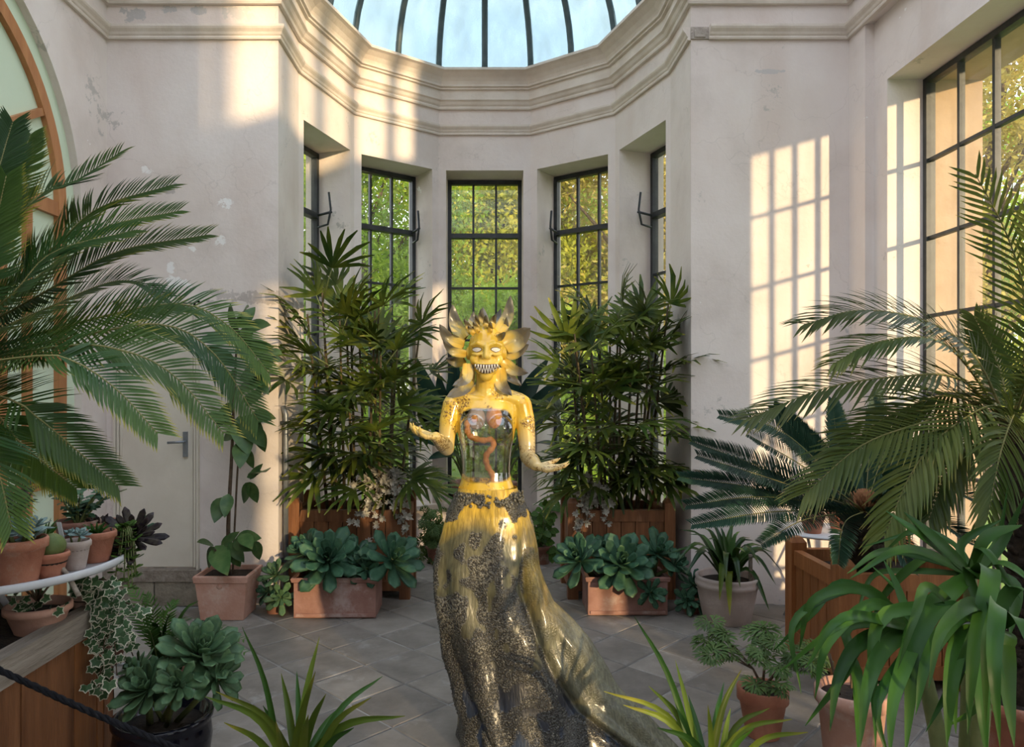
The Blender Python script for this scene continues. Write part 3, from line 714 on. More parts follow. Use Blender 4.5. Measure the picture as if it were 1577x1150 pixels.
def sculpt_mat():
    m, t, p, o = newmat('painted_skin_and_clear_resin')
    tc = nd(t, 'ShaderNodeTexCoord'); s = nd(t, 'ShaderNodeSeparateXYZ'); t.links.new(tc.outputs['Object'], s.inputs[0])
    n1 = nd(t, 'ShaderNodeTexNoise', Scale=9, Detail=5); t.links.new(tc.outputs['Object'], n1.inputs['Vector'])
    c = ramp(t, n1.outputs[0], [(.30, (.56, .32, .02)), (.48, (.72, .47, .045)), (.68, (.78, .58, .15))]).outputs[0]
    # forearms and hands pale
    ax = nd(t, 'ShaderNodeMath', operation='SUBTRACT'); t.links.new(s.outputs[0], ax.inputs[0]); ax.inputs[1].default_value = SX
    ab = nd(t, 'ShaderNodeMath', operation='ABSOLUTE'); t.links.new(ax.outputs[0], ab.inputs[0])
    pal = nd(t, 'ShaderNodeMapRange'); pal.inputs['From Min'].default_value = 1.42; pal.inputs['From Max'].default_value = 1.31
    t.links.new(s.outputs[2], pal.inputs['Value'])
    arm = nd(t, 'ShaderNodeMapRange'); arm.inputs['From Min'].default_value = .140; arm.inputs['From Max'].default_value = .150; t.links.new(ab.outputs[0], arm.inputs['Value'])
    mu = nd(t, 'ShaderNodeMath', operation='MULTIPLY'); t.links.new(pal.outputs[0], mu.inputs[0]); t.links.new(arm.outputs[0], mu.inputs[1])
    c = mixc(t, mu.outputs[0], c, (.60, .47, .22))
    # brown lichen-like scale patches
    n2 = nd(t, 'ShaderNodeTexNoise', Scale=11, Detail=4, Roughness=.6); t.links.new(tc.outputs['Object'], n2.inputs['Vector'])
    low = nd(t, 'ShaderNodeMapRange'); low.inputs['From Min'].default_value = 1.60; low.inputs['From Max'].default_value = 1.50; t.links.new(s.outputs[2], low.inputs['Value'])
    pt = ramp(t, n2.outputs[0], [(.50, (0, 0, 0)), (.56, (1, 1, 1))])
    vo = nd(t, 'ShaderNodeTexVoronoi', Scale=105); t.links.new(tc.outputs['Object'], vo.inputs['Vector'])
    sp = ramp(t, vo.outputs['Distance'], [(.30, (1, 1, 1)), (.62, (.18, .18, .18))])
    m2 = nd(t, 'ShaderNodeMath', operation='MULTIPLY'); t.links.new(pt.outputs[0], m2.inputs[0]); t.links.new(low.outputs[0], m2.inputs[1])
    m3 = nd(t, 'ShaderNodeMath', operation='MULTIPLY'); t.links.new(m2.outputs[0], m3.inputs[0]); t.links.new(sp.outputs[0], m3.inputs[1])
    c = mixc(t, m3.outputs[0], c, (.20, .115, .035))
    t.links.new(c, p.inputs['Base Color']); p.inputs['Roughness'].default_value = .22; p.inputs['Coat Weight'].default_value = .4; p.inputs['Coat Roughness'].default_value = .08
    bp = nd(t, 'ShaderNodeBump', Strength=.5, Distance=.004); t.links.new(m3.outputs[0], bp.inputs['Height']); t.links.new(bp.outputs[0], p.inputs['Normal'])
    # clear resin window over chest and belly: oval in X-Z
    ex = nd(t, 'ShaderNodeMath', operation='DIVIDE'); t.links.new(ax.outputs[0], ex.inputs[0]); ex.inputs[1].default_value = .128
    ez0 = nd(t, 'ShaderNodeMath', operation='SUBTRACT'); t.links.new(s.outputs[2], ez0.inputs[0]); ez0.inputs[1].default_value = 1.300
    ez = nd(t, 'ShaderNodeMath', operation='DIVIDE'); t.links.new(ez0.outputs[0], ez.inputs[0]); ez.inputs[1].default_value = .180
    e2 = nd(t, 'ShaderNodeMath', operation='POWER'); e2.inputs[1].default_value = 6
    ea = nd(t, 'ShaderNodeMath', operation='ABSOLUTE'); t.links.new(ex.outputs[0], ea.inputs[0]); t.links.new(ea.outputs[0], e2.inputs[0])
    e3 = nd(t, 'ShaderNodeMath', operation='POWER'); e3.inputs[1].default_value = 4
    eb = nd(t, 'ShaderNodeMath', operation='ABSOLUTE'); t.links.new(ez.outputs[0], eb.inputs[0]); t.links.new(eb.outputs[0], e3.inputs[0])
    sm = nd(t, 'ShaderNodeMath', operation='ADD'); t.links.new(e2.outputs[0], sm.inputs[0]); t.links.new(e3.outputs[0], sm.inputs[1])
    sm2 = nd(t, 'ShaderNodeMath', operation='MULTIPLY_ADD'); t.links.new(n1.outputs[0], sm2.inputs[0]); sm2.inputs[1].default_value = .5; t.links.new(sm.outputs[0], sm2.inputs[2])
    cl = ramp(t, sm2.outputs[0], [(.82, (1, 1, 1)), (1.0, (0, 0, 0))])
    sh = nd(t, 'ShaderNodeMath', operation='MULTIPLY'); t.links.new(cl.outputs[0], sh.inputs[0]); sh.inputs[1].default_value = 1.0
    tr = nd(t, 'ShaderNodeBsdfTransparent'); tr.inputs[0].default_value = (.86, .83, .74, 1)
    gl = nd(t, 'ShaderNodeBsdfGlossy', Roughness=.05); lw = nd(t, 'ShaderNodeLayerWeight', Blend=.5)
    pw = nd(t, 'ShaderNodeMath', operation='POWER'); t.links.new(lw.outputs['Facing'], pw.inputs[0]); pw.inputs[1].default_value = 2.6
    fr = nd(t, 'ShaderNodeMath', operation='MULTIPLY_ADD'); t.links.new(pw.outputs[0], fr.inputs[0]); fr.inputs[1].default_value = .7; fr.inputs[2].default_value = .20
    g1 = nd(t, 'ShaderNodeMixShader'); t.links.new(fr.outputs[0], g1.inputs[0]); t.links.new(tr.outputs[0], g1.inputs[1]); t.links.new(gl.outputs[0], g1.inputs[2])
    ms = nd(t, 'ShaderNodeMixShader'); t.links.new(sh.outputs[0], ms.inputs[0]); t.links.new(p.outputs[0], ms.inputs[1]); t.links.new(g1.outputs[0], ms.inputs[2])
    t.links.new(ms.outputs[0], o.inputs[0]); return m
M['skin'] = sculpt_mat()
body_me.materials.clear(); body_me.materials.append(M['skin'])
body = link('body', body_me, st); body['label'] = 'glossy yellow upper body with clear resin chest and scaly shoulders'
WM[body.name] = Matrix()
bv = BVHTree.FromPolygons([v_.co.copy() for v_ in body_me.vertices], [tuple(p.vertices) for p in body_me.polygons])
def front(x, z):
    h = bv.ray_cast(V((x, SY - .5, z)), V((0, 1, 0))); return h[0] if h[0] else V((x, SY - .09, z))
M['eyewhite'] = pmat('pearl_eye', (.80, .76, .70), (.88, .85, .80), 8, .15, 0, rnd=0)
M['eyeline'] = pmat('dark_eye_rim', (.05, .025, .015), (.10, .05, .03), 8, .4, 0, rnd=0)
M['mouth'] = pmat('dark_mouth', (.03, .012, .01), (.07, .03, .02), 8, .4, 0, rnd=0)
M['tooth'] = pmat('ivory_tooth', (.70, .66, .58), (.82, .80, .74), 8, .3, 0, rnd=0)
for sg in (-1, 1):
    c = front(hx + sg * .041, 1.717) + V((0, .004, 0)); g = MB()
    def alm(sx, sz, dy):
        pts = []
        for k in range(16):
            a = 2 * math.pi * k / 16; x = math.cos(a) * sx; z = math.sin(a) * sz * (1 - .25 * abs(math.cos(a))) + sg * 0 + .10 * abs(x)
            pts.append((x, z))
        ring = [front(c.x + x, c.z + z) + V((0, dy, 0)) for x, z in pts]; cen = c + V((0, dy - .007, 0)); return ring, cen
    r1_, c1_ = alm(.0235, .0125, -.0008); r2_, c2_ = alm(.0195, .0095, -.0022)
    g.add(r1_ + [c1_ + V((0, .004, 0))], [(k, 16, (k + 1) % 16) for k in range(16)]); e1 = g.build('eye_rim', M['eyeline'], st)
    g = MB(); g.add(r2_ + [c2_], [(k, 16, (k + 1) % 16) for k in range(16)]); g.build('eye', M['eyewhite'], st)
# grin
def lip(s, dz): return front(hx + s, 1.633 + 5.2 * s * s + dz)
g = MB(); rws = []
for k in range(21):
    s = -.056 + .112 * k / 20; h = .0195 * (1 - (abs(s) / .060) ** 3)
    rws.append([lip(s, q * h) + V((0, -.002 - .003 * (1 - abs(q)), 0)) for q in (-1, -.5, 0, .5, 1)])
g.grid(rws); mo = g.build('mouth', M['mouth'], st); WM[mo.name] = Matrix()
for k in range(9):
    s = -.047 + .094 * k / 8; h = .0165 * (1 - (abs(s) / .060) ** 3)
    for up in (1, -1):
        sx_ = s + (.006 if up < 0 else 0); bs = lip(sx_, up * h) + V((0, -.003, 0)); tp = lip(sx_, -up * h * (.55 if up > 0 else .25)) + V((0, -.009, 0))
        g = MB(); g.tube([bs, bs.lerp(tp, .5) + V((0, -.003, 0)), tp], [.0040, .0028, .0005], 6); g.build('tooth', M['tooth'], mo)
# organs inside the clear chest
M['organ'] = pmat('orange_organ', (.55, .20, .05), (.78, .40, .12), 40, .5, .5, 80, rnd=.05)
M['lung'] = pmat('grey_pearly_lung', (.35, .30, .30), (.60, .52, .48), 14, .25, .2, 40, rnd=.05)
g = MB(); g.ball((SX + .034, SY - .05, 1.425), (.036, .03, .052), 16, 12); g.build('heart', M['organ'], st)
g = MB(); g.ball((SX - .045, SY - .045, 1.418), (.042, .03, .050), 16, 12); g.build('lung', M['lung'], st)
g = MB(); g.ball((SX - .052, SY - .082, 1.417), (.016, .01, .017), 14, 10); g.build('nodule', M['organ'], st)
g = MB(); pts = spline([(SX - .085, SY - .05, 1.40), (SX - .075, SY - .06, 1.345), (SX - .02, SY - .06, 1.322), (SX + .022, SY - .06, 1.325), (SX + .030, SY - .055, 1.295), (SX + .0, SY - .05, 1.255), (SX + .004, SY - .05, 1.21), (SX + .028, SY - .05, 1.165), (SX + .026, SY - .05, 1.125)], 40)
g.tube(pts, [.013 + .0022 * math.sin(i * 2.1) for i in range(40)], 10, rnd=True); g.build('spine', M['organ'], st)

# petals of the mane
def petal_mat():
    m, t, p, o = newmat('yellow_petal')
    uvn = nd(t, 'ShaderNodeUVMap'); sx = nd(t, 'ShaderNodeSeparateXYZ'); t.links.new(uvn.outputs[0], sx.inputs[0])
    tc = nd(t, 'ShaderNodeTexCoord'); n1 = nd(t, 'ShaderNodeTexNoise', Scale=16, Detail=5); t.links.new(tc.outputs['Object'], n1.inputs['Vector'])
    a = nd(t, 'ShaderNodeMath', operation='MULTIPLY_ADD'); t.links.new(n1.outputs[0], a.inputs[0]); a.inputs[1].default_value = .7; t.links.new(sx.outputs[0], a.inputs[2])
    c = ramp(t, a.outputs[0], [(.35, (.66, .40, .035)), (.60, (.60, .42, .08)), (.80, (.36, .31, .14)), (.97, (.12, .115, .10))]).outputs[0]
    e_ = ramp(t, sx.outputs[1], [(.0, (.6, .6, .6)), (.14, (0, 0, 0)), (.45, (0, 0, 0)), (.5, (.35, .35, .35)), (.55, (0, 0, 0)), (.86, (0, 0, 0)), (1, (.6, .6, .6))]).outputs[0]
    c = mixc(t, e_, c, (.20, .16, .08)); t.links.new(c, p.inputs['Base Color']); p.inputs['Roughness'].default_value = .3; return m
M['petal'] = petal_mat()
def petal(bx_, by_, tx, ty, wid, fwd, Yb=3.18, bend=.0):
    a = at(bx_, by_, Yb); e_ = a + (at(tx, ty, Yb - fwd) - a) * 1.12; d = e_ - a; Ln = d.length
    sd = V((d.z, 0, -d.x)).normalized(); mid = a.lerp(e_, .5) + sd * bend * Ln + V((0, .03, 0))
    pts = spline([a, mid, e_], 9); g = MB(); rows = []
    nr = V((0, -1, 0)); W = wid
    for side in (0, 1):
        rows = []
        for i, p in enumerate(pts):
            q = i / 8; wd = max(W * .62 * (q + .18) ** .5 * (1 - q) ** .72 * 1.25, .0010); t = (pts[min(i + 1, 8)] - pts[max(i - 1, 0)]).normalized(); s2 = t.cross(nr).normalized(); n2 = s2.cross(t)
            r_ = []
            for k in range(7):
                v_ = k / 3 - 1; cup = -.35 * wd * v_ * v_ + (.10 * wd if k == 3 else 0)
                th = (.0055 * (1 - v_ * v_) * (1 - q * .6) + .0006) * (1 if side else -1)
                r_.append(p + s2 * wd * v_ + n2 * (-cup) + n2 * th + n2 * .004 * math.sin(q * 9 + v_ * 3))
            rows.append(r_)
        g.grid(rows)
    g.build('petal', M['petal'], st)
for a in [(716, 522, 699, 474, .075, -.03, 3.22, -.10), (724, 512, 716, 494, .035, .02, 3.16, .05), (714, 532, 681, 503, .072, .03, 3.18, -.14), (718, 545, 686, 525, .05, .05, 3.15, -.15), (716, 556, 690, 552, .06, .0, 3.21, -.1),
          (722, 566, 692, 606, .085, .05, 3.17, -.20), (720, 560, 700, 590, .06, .09, 3.12, -.2), (733, 508, 733, 487, .032, .03, 3.14, .06), (741, 506, 741, 479, .042, .01, 3.15, 0), (748, 506, 748, 488, .032, .04, 3.12, .0),
          (757, 506, 763, 486, .035, .03, 3.14, -.05), (767, 512, 784, 461, .070, -.02, 3.20, .10), (763, 514, 776, 512, .04, .06, 3.11, .2), (772, 520, 779, 492, .04, .0, 3.2, .1), (776, 532, 812, 508, .12, .02, 3.19, .06),
          (776, 545, 810, 532, .085, .0, 3.21, .05), (774, 555, 809, 572, .065, .04, 3.17, .12), (770, 566, 786, 604, .075, .05, 3.17, .15), (776, 560, 800, 590, .06, -.02, 3.22, .1), (730, 515, 722, 503, .03, .06, 3.1, 0),
          (737, 512, 730, 497, .03, .05, 3.1, 0), (755, 512, 755, 498, .03, .05, 3.1, 0), (726, 505, 729, 482, .05, -.05, 3.24, 0), (756, 503, 770, 478, .05, -.06, 3.25, .05), (745, 503, 744, 476, .06, -.08, 3.26, 0)]:
    petal(*a)

# skirt and train
SKY = 3.13
OUT = [(752, 706, 797), (765, 700, 801), (785, 690, 814), (810, 682, 820), (840, 674, 823), (870, 669, 829), (900, 667, 840), (925, 669, 852), (950, 672, 880), (980, 678, 906), (1010, 684, 924),
       (1040, 691, 941), (1070, 699, 968), (1100, 706, 1004), (1130, 706, 1034), (1158, 703, 1046)]
zz = [CAMZ - (y - VPY) * SKY / FPX for y, _, _ in OUT]; zz[-1] = 0.0
ol = np.array([(z, (a - VPX) * SKY / FPX, (c - VPX) * SKY / FPX) for z, (y, a, c) in zip(zz, OUT)])[::-1]
NR, NT = 230, 300
edge_z = [0, .076, .186, .347, .496, .679, 1.02, 1.2]; edge_x = [.66, .554, .404, .29, .221, .172, .155, .13]
vs = []; cols = []
ridge = lambda z: np.interp(z, edge_z, edge_x)
from mathutils import noise as MN
for i in range(NR + 1):
    z = 1.115 * (1 - i / NR); xl = np.interp(z, ol[:, 0], ol[:, 1]); xr = np.interp(z, ol[:, 0], ol[:, 2])
    cx = SX + .02 + .10 * max(0, 1 - z / .9) ** 1.5; lo = max(0, 1 - z / 1.0)
    df = .105 + .16 * lo; db = .115 + .17 * lo
    for k in range(NT):
        a = 2 * math.pi * k / NT; ca, sa = math.cos(a), math.sin(a)
        rx = (xr - cx) if ca > 0 else (cx - xl); ry = df if sa < 0 else db
        pinch = 1 - .62 * max(0, ca) ** 1.2 * min(1, max(0, (.62 - z) / .4))          # the train narrows outwards
        x = cx + rx * ca; y = SKY + .02 + ry * sa * pinch - .14 * max(0, ca) ** 2 * lo ** 2
        q = V((x * 5, y * 5, z * 3)); env = min(1, max(0, (1.03 - z) / .25))
        fold = .014 * math.sin(a * 9 + 2.5 * z + 1.2 * MN.noise(q)) * env * (1 - .5 * max(0, ca)) * min(1, .4 + lo)
        e_ = ridge(z); dr = (x - e_); front_ = 1 if sa < .25 else 0
        groove = (-.022 * math.exp(-(dr / .018) ** 2) + .014 * math.exp(-((dr - .045) / .03) ** 2)) * env * front_
        dl = x - (-.17 + .10 * max(0, .55 - z) / .55 + .55 * max(0, .42 - z) ** 1.4); crease = (-.014 * math.exp(-(dl / .016) ** 2)) * env * front_ * (1 if z < .5 else 0)
        lump = .012 * MN.noise(V((x * 9, y * 9, z * 7))) * env
        r_ = fold + groove + lump + crease; nl = math.hypot(ca / max(rx, .05), sa / max(ry, .05)) or 1
        x += r_ * (ca / max(rx, .05)) / nl; y += r_ * (sa / max(ry, .05)) / nl
        # paint
        n1 = MN.noise(V((x * 10, y * 10, z * 7))) ; n2 = MN.noise(V((x * 24 + 5, y * 24, z * 16))); n3 = MN.noise(V((x * 4 + 9, y * 4, z * 3.2)))
        yel = np.array((.60, .39, .05)); ol_ = np.array((.125, .115, .06)); blk = np.array((.014, .014, .016)); gry = np.array((.13, .125, .105)); blu = np.array((.03, .045, .075)); pale = np.array((.165, .158, .09))
        ty = min(1, max(0, (z - .92 + .16 * n3) / .10)); cc = yel * ty + ol_ * (1 - ty)
        tb = min(1, max(0, (.70 - z + .40 * n3 + .12 * n1) / .26)); cc = cc * (1 - tb) + blk * tb
        if z < .35:
            w_ = min(1, (.35 - z) / .25) * min(1, max(0, .5 + 2.2 * n3)); cc = cc * (1 - w_) + blu * w_
        cov = .10 + .42 * math.exp(-((z - 1.06) / .035) ** 2) - .12 * math.exp(-((z - .92) / .08) ** 2) + .13 + .26 * min(1, max(0, (.95 - z) / .22))
        sc = min(1, max(0, (n1 + .80 * n2 + cov - .20) / .12)) * (1 if z < 1.09 else max(0, (1.105 - z) / .015))
        pan = min(1, max(0, (dr + .012) / .02)) * env * front_
        pc = yel * .62 * min(1, max(0, (z - .52) / .2)) + pale * (1 - min(1, max(0, (z - .52) / .2)))
        pc = pc * (.62 + .5 * max(0, .5 + n1)) ; cc = cc * (1 - pan) + pc * pan; sc *= 1 - .85 * pan
        hem = (1 if z < .16 else 0) * min(1, max(0, (-.02 - x + .12 * n1) / .06)); cc = cc * (1 - .7 * hem) + np.array((.30, .26, .12)) * .7 * hem
        cc = cc * (1 - sc * .75) + (gry if z > .55 else gry * .32) * sc * .75
        vs.append((x, y, max(0, z))); cols.append((*np.clip(cc, 0, 1), sc))
fs = [(i * NT + k, i * NT + (k + 1) % NT, (i + 1) * NT + (k + 1) % NT, (i + 1) * NT + k) for i in range(NR) for k in range(NT)]
fs.append(tuple(NR * NT + k for k in range(NT)))
fs = [tuple(reversed(f)) for f in fs]
me = bpy.data.meshes.new('skirt'); me.from_pydata(vs, [], fs); me.update(); me.polygons.foreach_set('use_smooth', [True] * len(fs))
ca_ = me.color_attributes.new('paint', 'FLOAT_COLOR', 'POINT'); ca_.data.foreach_set('color', np.array(cols, dtype=np.float32).ravel())
m, t, p, o = newmat('scaly_painted_skirt')
at_ = nd(t, 'ShaderNodeAttribute'); at_.attribute_name = 'paint'; tc = nd(t, 'ShaderNodeTexCoord')
vo = nd(t, 'ShaderNodeTexVoronoi', Scale=125); t.links.new(tc.outputs['Object'], vo.inputs['Vector'])
sp = ramp(t, vo.outputs['Distance'], [(.25, (1, 1, 1)), (.62, (0, 0, 0))])
wv = nd(t, 'ShaderNodeMapping'); wv.inputs['Scale'].default_value = (1, 1, .18); wv.inputs['Rotation'].default_value = (0, R(35), 0); t.links.new(tc.outputs['Object'], wv.inputs[0])
nr = nd(t, 'ShaderNodeTexNoise', Scale=95, Detail=3); t.links.new(wv.outputs[0], nr.inputs['Vector'])
k1 = nd(t, 'ShaderNodeMath', operation='MULTIPLY'); t.links.new(sp.outputs[0], k1.inputs[0]); t.links.new(at_.outputs['Alpha'], k1.inputs[1])
lt = mixc(t, k1.outputs[0], at_.outputs['Color'], (.115, .108, .085))
inv = nd(t, 'ShaderNodeMath', operation='SUBTRACT'); t.links.new(at_.outputs['Alpha'], inv.inputs[0]); t.links.new(k1.outputs[0], inv.inputs[1])
lt = mixc(t, inv.outputs[0], lt, (.035, .032, .025))
rd = ramp(t, nr.outputs[0], [(.38, (.72, .72, .72)), (.62, (1.2, 1.2, 1.2))])
lt = mixc(t, 1.0, lt, rd.outputs[0], 'MULTIPLY')
t.links.new(lt, p.inputs['Base Color']); p.inputs['Roughness'].default_value = .34; p.inputs['Coat Weight'].default_value = .2; p.inputs['Coat Roughness'].default_value = .12
hh = nd(t, 'ShaderNodeMath', operation='MULTIPLY_ADD'); t.links.new(nr.outputs[0], hh.inputs[0]); hh.inputs[1].default_value = .45; t.links.new(k1.outputs[0], hh.inputs[2])
bp = nd(t, 'ShaderNodeBump', Strength=.9, Distance=.006); t.links.new(hh.outputs[0], bp.inputs['Height']); t.links.new(bp.outputs[0], p.inputs['Normal'])
me.materials.append(m); sk = link('skirt', me, st); sk['label'] = 'scaly skirt fading from yellow to black with a long train'
# raised bead-like scales over the grey patches
va = np.array(vs); al = np.array([c[3] for c in cols]); idx = np.where((al > .55) & (va[:, 2] > .02) & ((va[:, 2] > .45) | (np.random.rand(len(al)) < .45)))[0]; pick = np.random.choice(idx, 7500, replace=True)
g = MB()
me.update(); nrm = np.zeros(len(vs) * 3, dtype=np.float32); me.vertices.foreach_get('normal', nrm); nrm = nrm.reshape(-1, 3)
for i in pick:
    n_ = V(nrm[i]); t1 = n_.orthogonal().normalized(); t2 = n_.cross(t1); c = V(vs[i]) + t1 * u(-.005, .005) + t2 * u(-.005, .005); r_ = u(.0032, .0062)
    g.add([c + (t1 * math.cos(k * 1.0472) + t2 * math.sin(k * 1.0472)) * r_ - n_ * .001 for k in range(6)] + [c + n_ * r_ * .75], [(k, (k + 1) % 6, 6) for k in range(6)])
def bead_mat():
    m, t, p, o = newmat('grey_bead_scale'); tc = nd(t, 'ShaderNodeTexCoord'); n1 = nd(t, 'ShaderNodeTexNoise', Scale=7, Detail=6); t.links.new(tc.outputs['Object'], n1.inputs['Vector'])
    c = ramp(t, n1.outputs[0], [(.35, (.025, .025, .026)), (.5, (.075, .072, .058)), (.66, (.16, .15, .115))]).outputs[0]; t.links.new(c, p.inputs['Base Color']); p.inputs['Roughness'].default_value = .3; return m
o = g.build('skirt_scale', bead_mat(), st); o['kind'] = 'stuff'
# raised scale studs round the waistband
g = MB()
for k in range(230):
    a = u(0, 2 * math.pi); z = 1.065 + random.gauss(0, .014); f = (1.09 - z)
    x = SX + .012 + (.148 + .10 * f) * math.cos(a); y = SKY + .02 + (.112 if math.sin(a) < 0 else .122) * math.sin(a)
    g.ball((x, y, z), (.006, .006, .007), 6, 4)
M['stud'] = pmat('grey_scale', (.07, .065, .05), (.17, .16, .12), 60, .35, 0, rnd=0)
o = g.build('waistband_scale', M['stud'], st); o['kind'] = 'stuff'
# ================================================================== PLANTS: builders
def frond(parent, pts, up, n, L, W, mats, a0=65, a1=30, vee=.25, droop=.25, start=.12, tipl=.35, kink=0.0, rr=.006, name='frond', jit=.08):
    """feather leaf: midrib through pts, n pairs of leaflets"""
    sp = spline(pts, 28); g = MB(); up = V(up).normalized()
    g.tube(sp, [rr * (1 - .8 * i / 27) for i in range(28)], 5, 1)
    tot = len(sp) - 1
    for i in range(n):
        t = start + (1 - start) * (i + .5) / n; q = t * tot; k = min(int(q), tot - 1); p = sp[k].lerp(sp[k + 1], q - k)
        T = (sp[min(k + 1, tot)] - sp[k]).normalized(); S = T.cross(up).normalized(); Nn = S.cross(T)
        x = (t - start) / (1 - start); ln = L * (min(1, .45 + 2.2 * x) * (1 - (1 - tipl) * max(0, (x - .55) / .45) ** 1.5))
        a = R(a0 + (a1 - a0) * x)
        for sg in (-1, 1):
            l2 = ln * u(1 - jit, 1 + jit); d = (S * sg * math.sin(a) + T * math.cos(a) + Nn * (vee + u(-jit, jit))).normalized()
            sdir = Nn
            ps = [p, p + d * l2 * .35, p + d * l2 * .7 + V((0, 0, -droop * l2 * .18)), p + d * l2 + V((0, 0, -droop * l2 * .45)) + T * l2 * .06]
            g.blade(ps, [W * .55, W, W * .8, W * .06], Nn + S * sg * .2, .25, 0, 0, 1)
    return g.build(name, mats, parent)
def strap(parent, pts, w, mat, nrm=None, fold=.25, name='leaf', n=14, thick=0.0012):
    sp = spline(pts, n); g = MB()
    if nrm is None:
        d = sp[-1] - sp[0]; h = V((d.x, d.y, 0)); nrm = V((-h.x * .25, -h.y * .25 - .35, 1))
    wd = [w * (.55 + .45 * min(1, (i / (n - 1)) * 4)) * (1 - (i / (n - 1)) ** 3.2) + .0008 for i in range(n)]
    # rotate the normal along the leaf so that the blade follows its own arch
    rows = []; uvs = []
    for i, p in enumerate(sp):
        t = (sp[min(i + 1, n - 1)] - sp[max(i - 1, 0)]).normalized(); s_ = t.cross(nrm)
        if s_.length < .1: s_ = t.cross(V((.2, -1, .2)))
        s_.normalize()
        if i and s_.dot(last) < 0: s_ = -s_
        last = s_ = (s_ if i == 0 else (s_ * .5 + last * .5)).normalized(); nn = s_.cross(t).normalized(); h = wd[i] / 2
        rows.append([p - s_ * h + nn * h * fold, p - s_ * h * .5 + nn * h * fold * .4, p, p + s_ * h * .5 + nn * h * fold * .4, p + s_ * h + nn * h * fold])
    g.grid(rows); g.grid([[q - V((0, 0, 1)) * thick for q in reversed(r_)] for r_ in rows])
    return g.build(name, mat, parent)
def spoon_mesh(name, mat, L=1.0, W=.42, th=.09, cup=.18, tipw=.78):
    """fleshy spatulate leaf along +X, closed lens section"""
    g = MB(); rows = []; N = 8
    for i in range(N):
        t = i / (N - 1); w_ = W * .5 * (.30 + .70 * math.sin(math.pi * min(1, (t / tipw)) / 2) ** 1.4) * (1 if t < tipw else max(.0, 1 - ((t - tipw) / (1 - tipw)) ** 2) ** .5)
        w_ = max(w_, .02); z = .16 * t * t - .02; h = th * .5 * (1 - .55 * t)
        rows.append([V((L * t, -w_, z + cup * w_)), V((L * t, -w_ * .45, z + h * .6)), V((L * t, 0, z + h * .45)), V((L * t, w_ * .45, z + h * .6)), V((L * t, w_, z + cup * w_)), V((L * t, w_ * .4, z - h * .7)), V((L * t, -w_ * .4, z - h * .7))])
    g.grid([[*r_] for r_ in rows], closed=True); k = len(g.v)
    g.uv = [(i / (N - 1), (0, .25, .5, .75, 1, .7, .3)[j]) for i in range(N) for j in range(7)]
    g.f += [tuple(range(6, -1, -1)), tuple(range(k - 7, k))]; g.m += [0, 0]
    return g.mesh(name, mat)
SPOON = {k: spoon_mesh('leaf', M[k]) for k in ('aeonium', 'aeoniumpale')}
SPOON['purple'] = spoon_mesh('leaf', M['purple'], 1, .26, .06, .1)
SPOON['echeveria'] = spoon_mesh('leaf', M['echeveria'], 1, .52, .16, .15, .7)
SPOON['herb'] = spoon_mesh('leaf', M['herb'], 1, .5, .06, .1, .6)
def rosette(parent, c, axis, rad, n, kind, stem_to=None, tmin=-12, tmax=78, name='rosette_stem'):
    """rosette of fleshy leaves around axis; the stem is the part, the leaves its sub-parts"""
    axis = V(axis).normalized(); c = V(c); g = MB(); e_ = V(stem_to) if stem_to is not None else c - axis * rad * .5
    g.tube([e_, e_.lerp(c, .6) + V((0, 0, .0)), c + axis * rad * .10], [rad * .10, rad * .09, rad * .06], 7); s = g.build(name, M['stemgreen'], parent); WM[s.name] = Matrix()
    a1 = axis.orthogonal().normalized(); a2 = axis.cross(a1)
    for i in range(n):
        f = i / (n - 1); az = i * 2.39996 + u(-.12, .12); el = R(tmin + (tmax - tmin) * f ** 1.1 + u(-6, 6)); ln = rad * (1 - .62 * f ** 1.3) * u(.9, 1.08)
        d = (a1 * math.cos(az) + a2 * math.sin(az)) * math.cos(el) + axis * math.sin(el)
        zz_ = axis * math.cos(el) - (a1 * math.cos(az) + a2 * math.sin(az)) * math.sin(el)
        link('leaf', SPOON[kind], s, frame_matrix(c + d * rad * .05, d, zz_, ln))
    return s
def fan_mesh(seed, mat=None, n=9, spread=75, pet=.9):
    """lady-palm fan: petiole along +X then n blunt fingers"""
    rs = random.Random(seed); g = MB(); P0 = V((pet, 0, 0))
    g.tube([V((0, 0, 0)), V((pet * .5, 0, .03)), P0], [.018, .014, .012], 5, 1)
    for k in range(n):
        a = R(-spread + 2 * spread * k / (n - 1) + rs.uniform(-4, 4)); ln = (1.0 - .28 * abs(a) / R(90)) * rs.uniform(.88, 1.08)
        d = V((math.cos(a), math.sin(a), rs.uniform(-.05, .16))); w_ = rs.uniform(.075, .11)
        dr = rs.uniform(.10, .30)
        ps = [P0, P0 + d * ln * .33, P0 + d * ln * .7 - V((0, 0, dr * .25)), P0 + d * ln - V((0, 0, dr))]
        g.blade(ps, [w_ * .25, w_, w_ * .95, w_ * .25], V((0, 0, 1)), .22, 0, 0, 1)
    return g.mesh('leaf', [mat or M['rhapis'], M['stemgreen']])
FANS = [fan_mesh(i, None, 9 + i % 3, 66 + 9 * (i % 3), .45 + .12 * (i % 4)) for i in range(8)]
def leaf_mesh(mat, asp=.5, fold=.12, bend=.15, n=8, thick=.01, tip=1.4):
    g = MB(); rows = []
    for i in range(n):
        t = i / (n - 1); w_ = max(.004, asp * .5 * math.sin(math.pi * t ** .85) ** .75 * (1 - .25 * t ** tip)); z = -bend * t * t
        rows.append([V((t, -w_, z + fold * w_)), V((t, -w_ * .5, z + fold * w_ * .4)), V((t, 0, z)), V((t, w_ * .5, z + fold * w_ * .4)), V((t, w_, z + fold * w_))])
    g.grid(rows); g.grid([[q - V((0, 0, thick)) for q in reversed(r_)] for r_ in rows]); return g.mesh('leaf', mat)
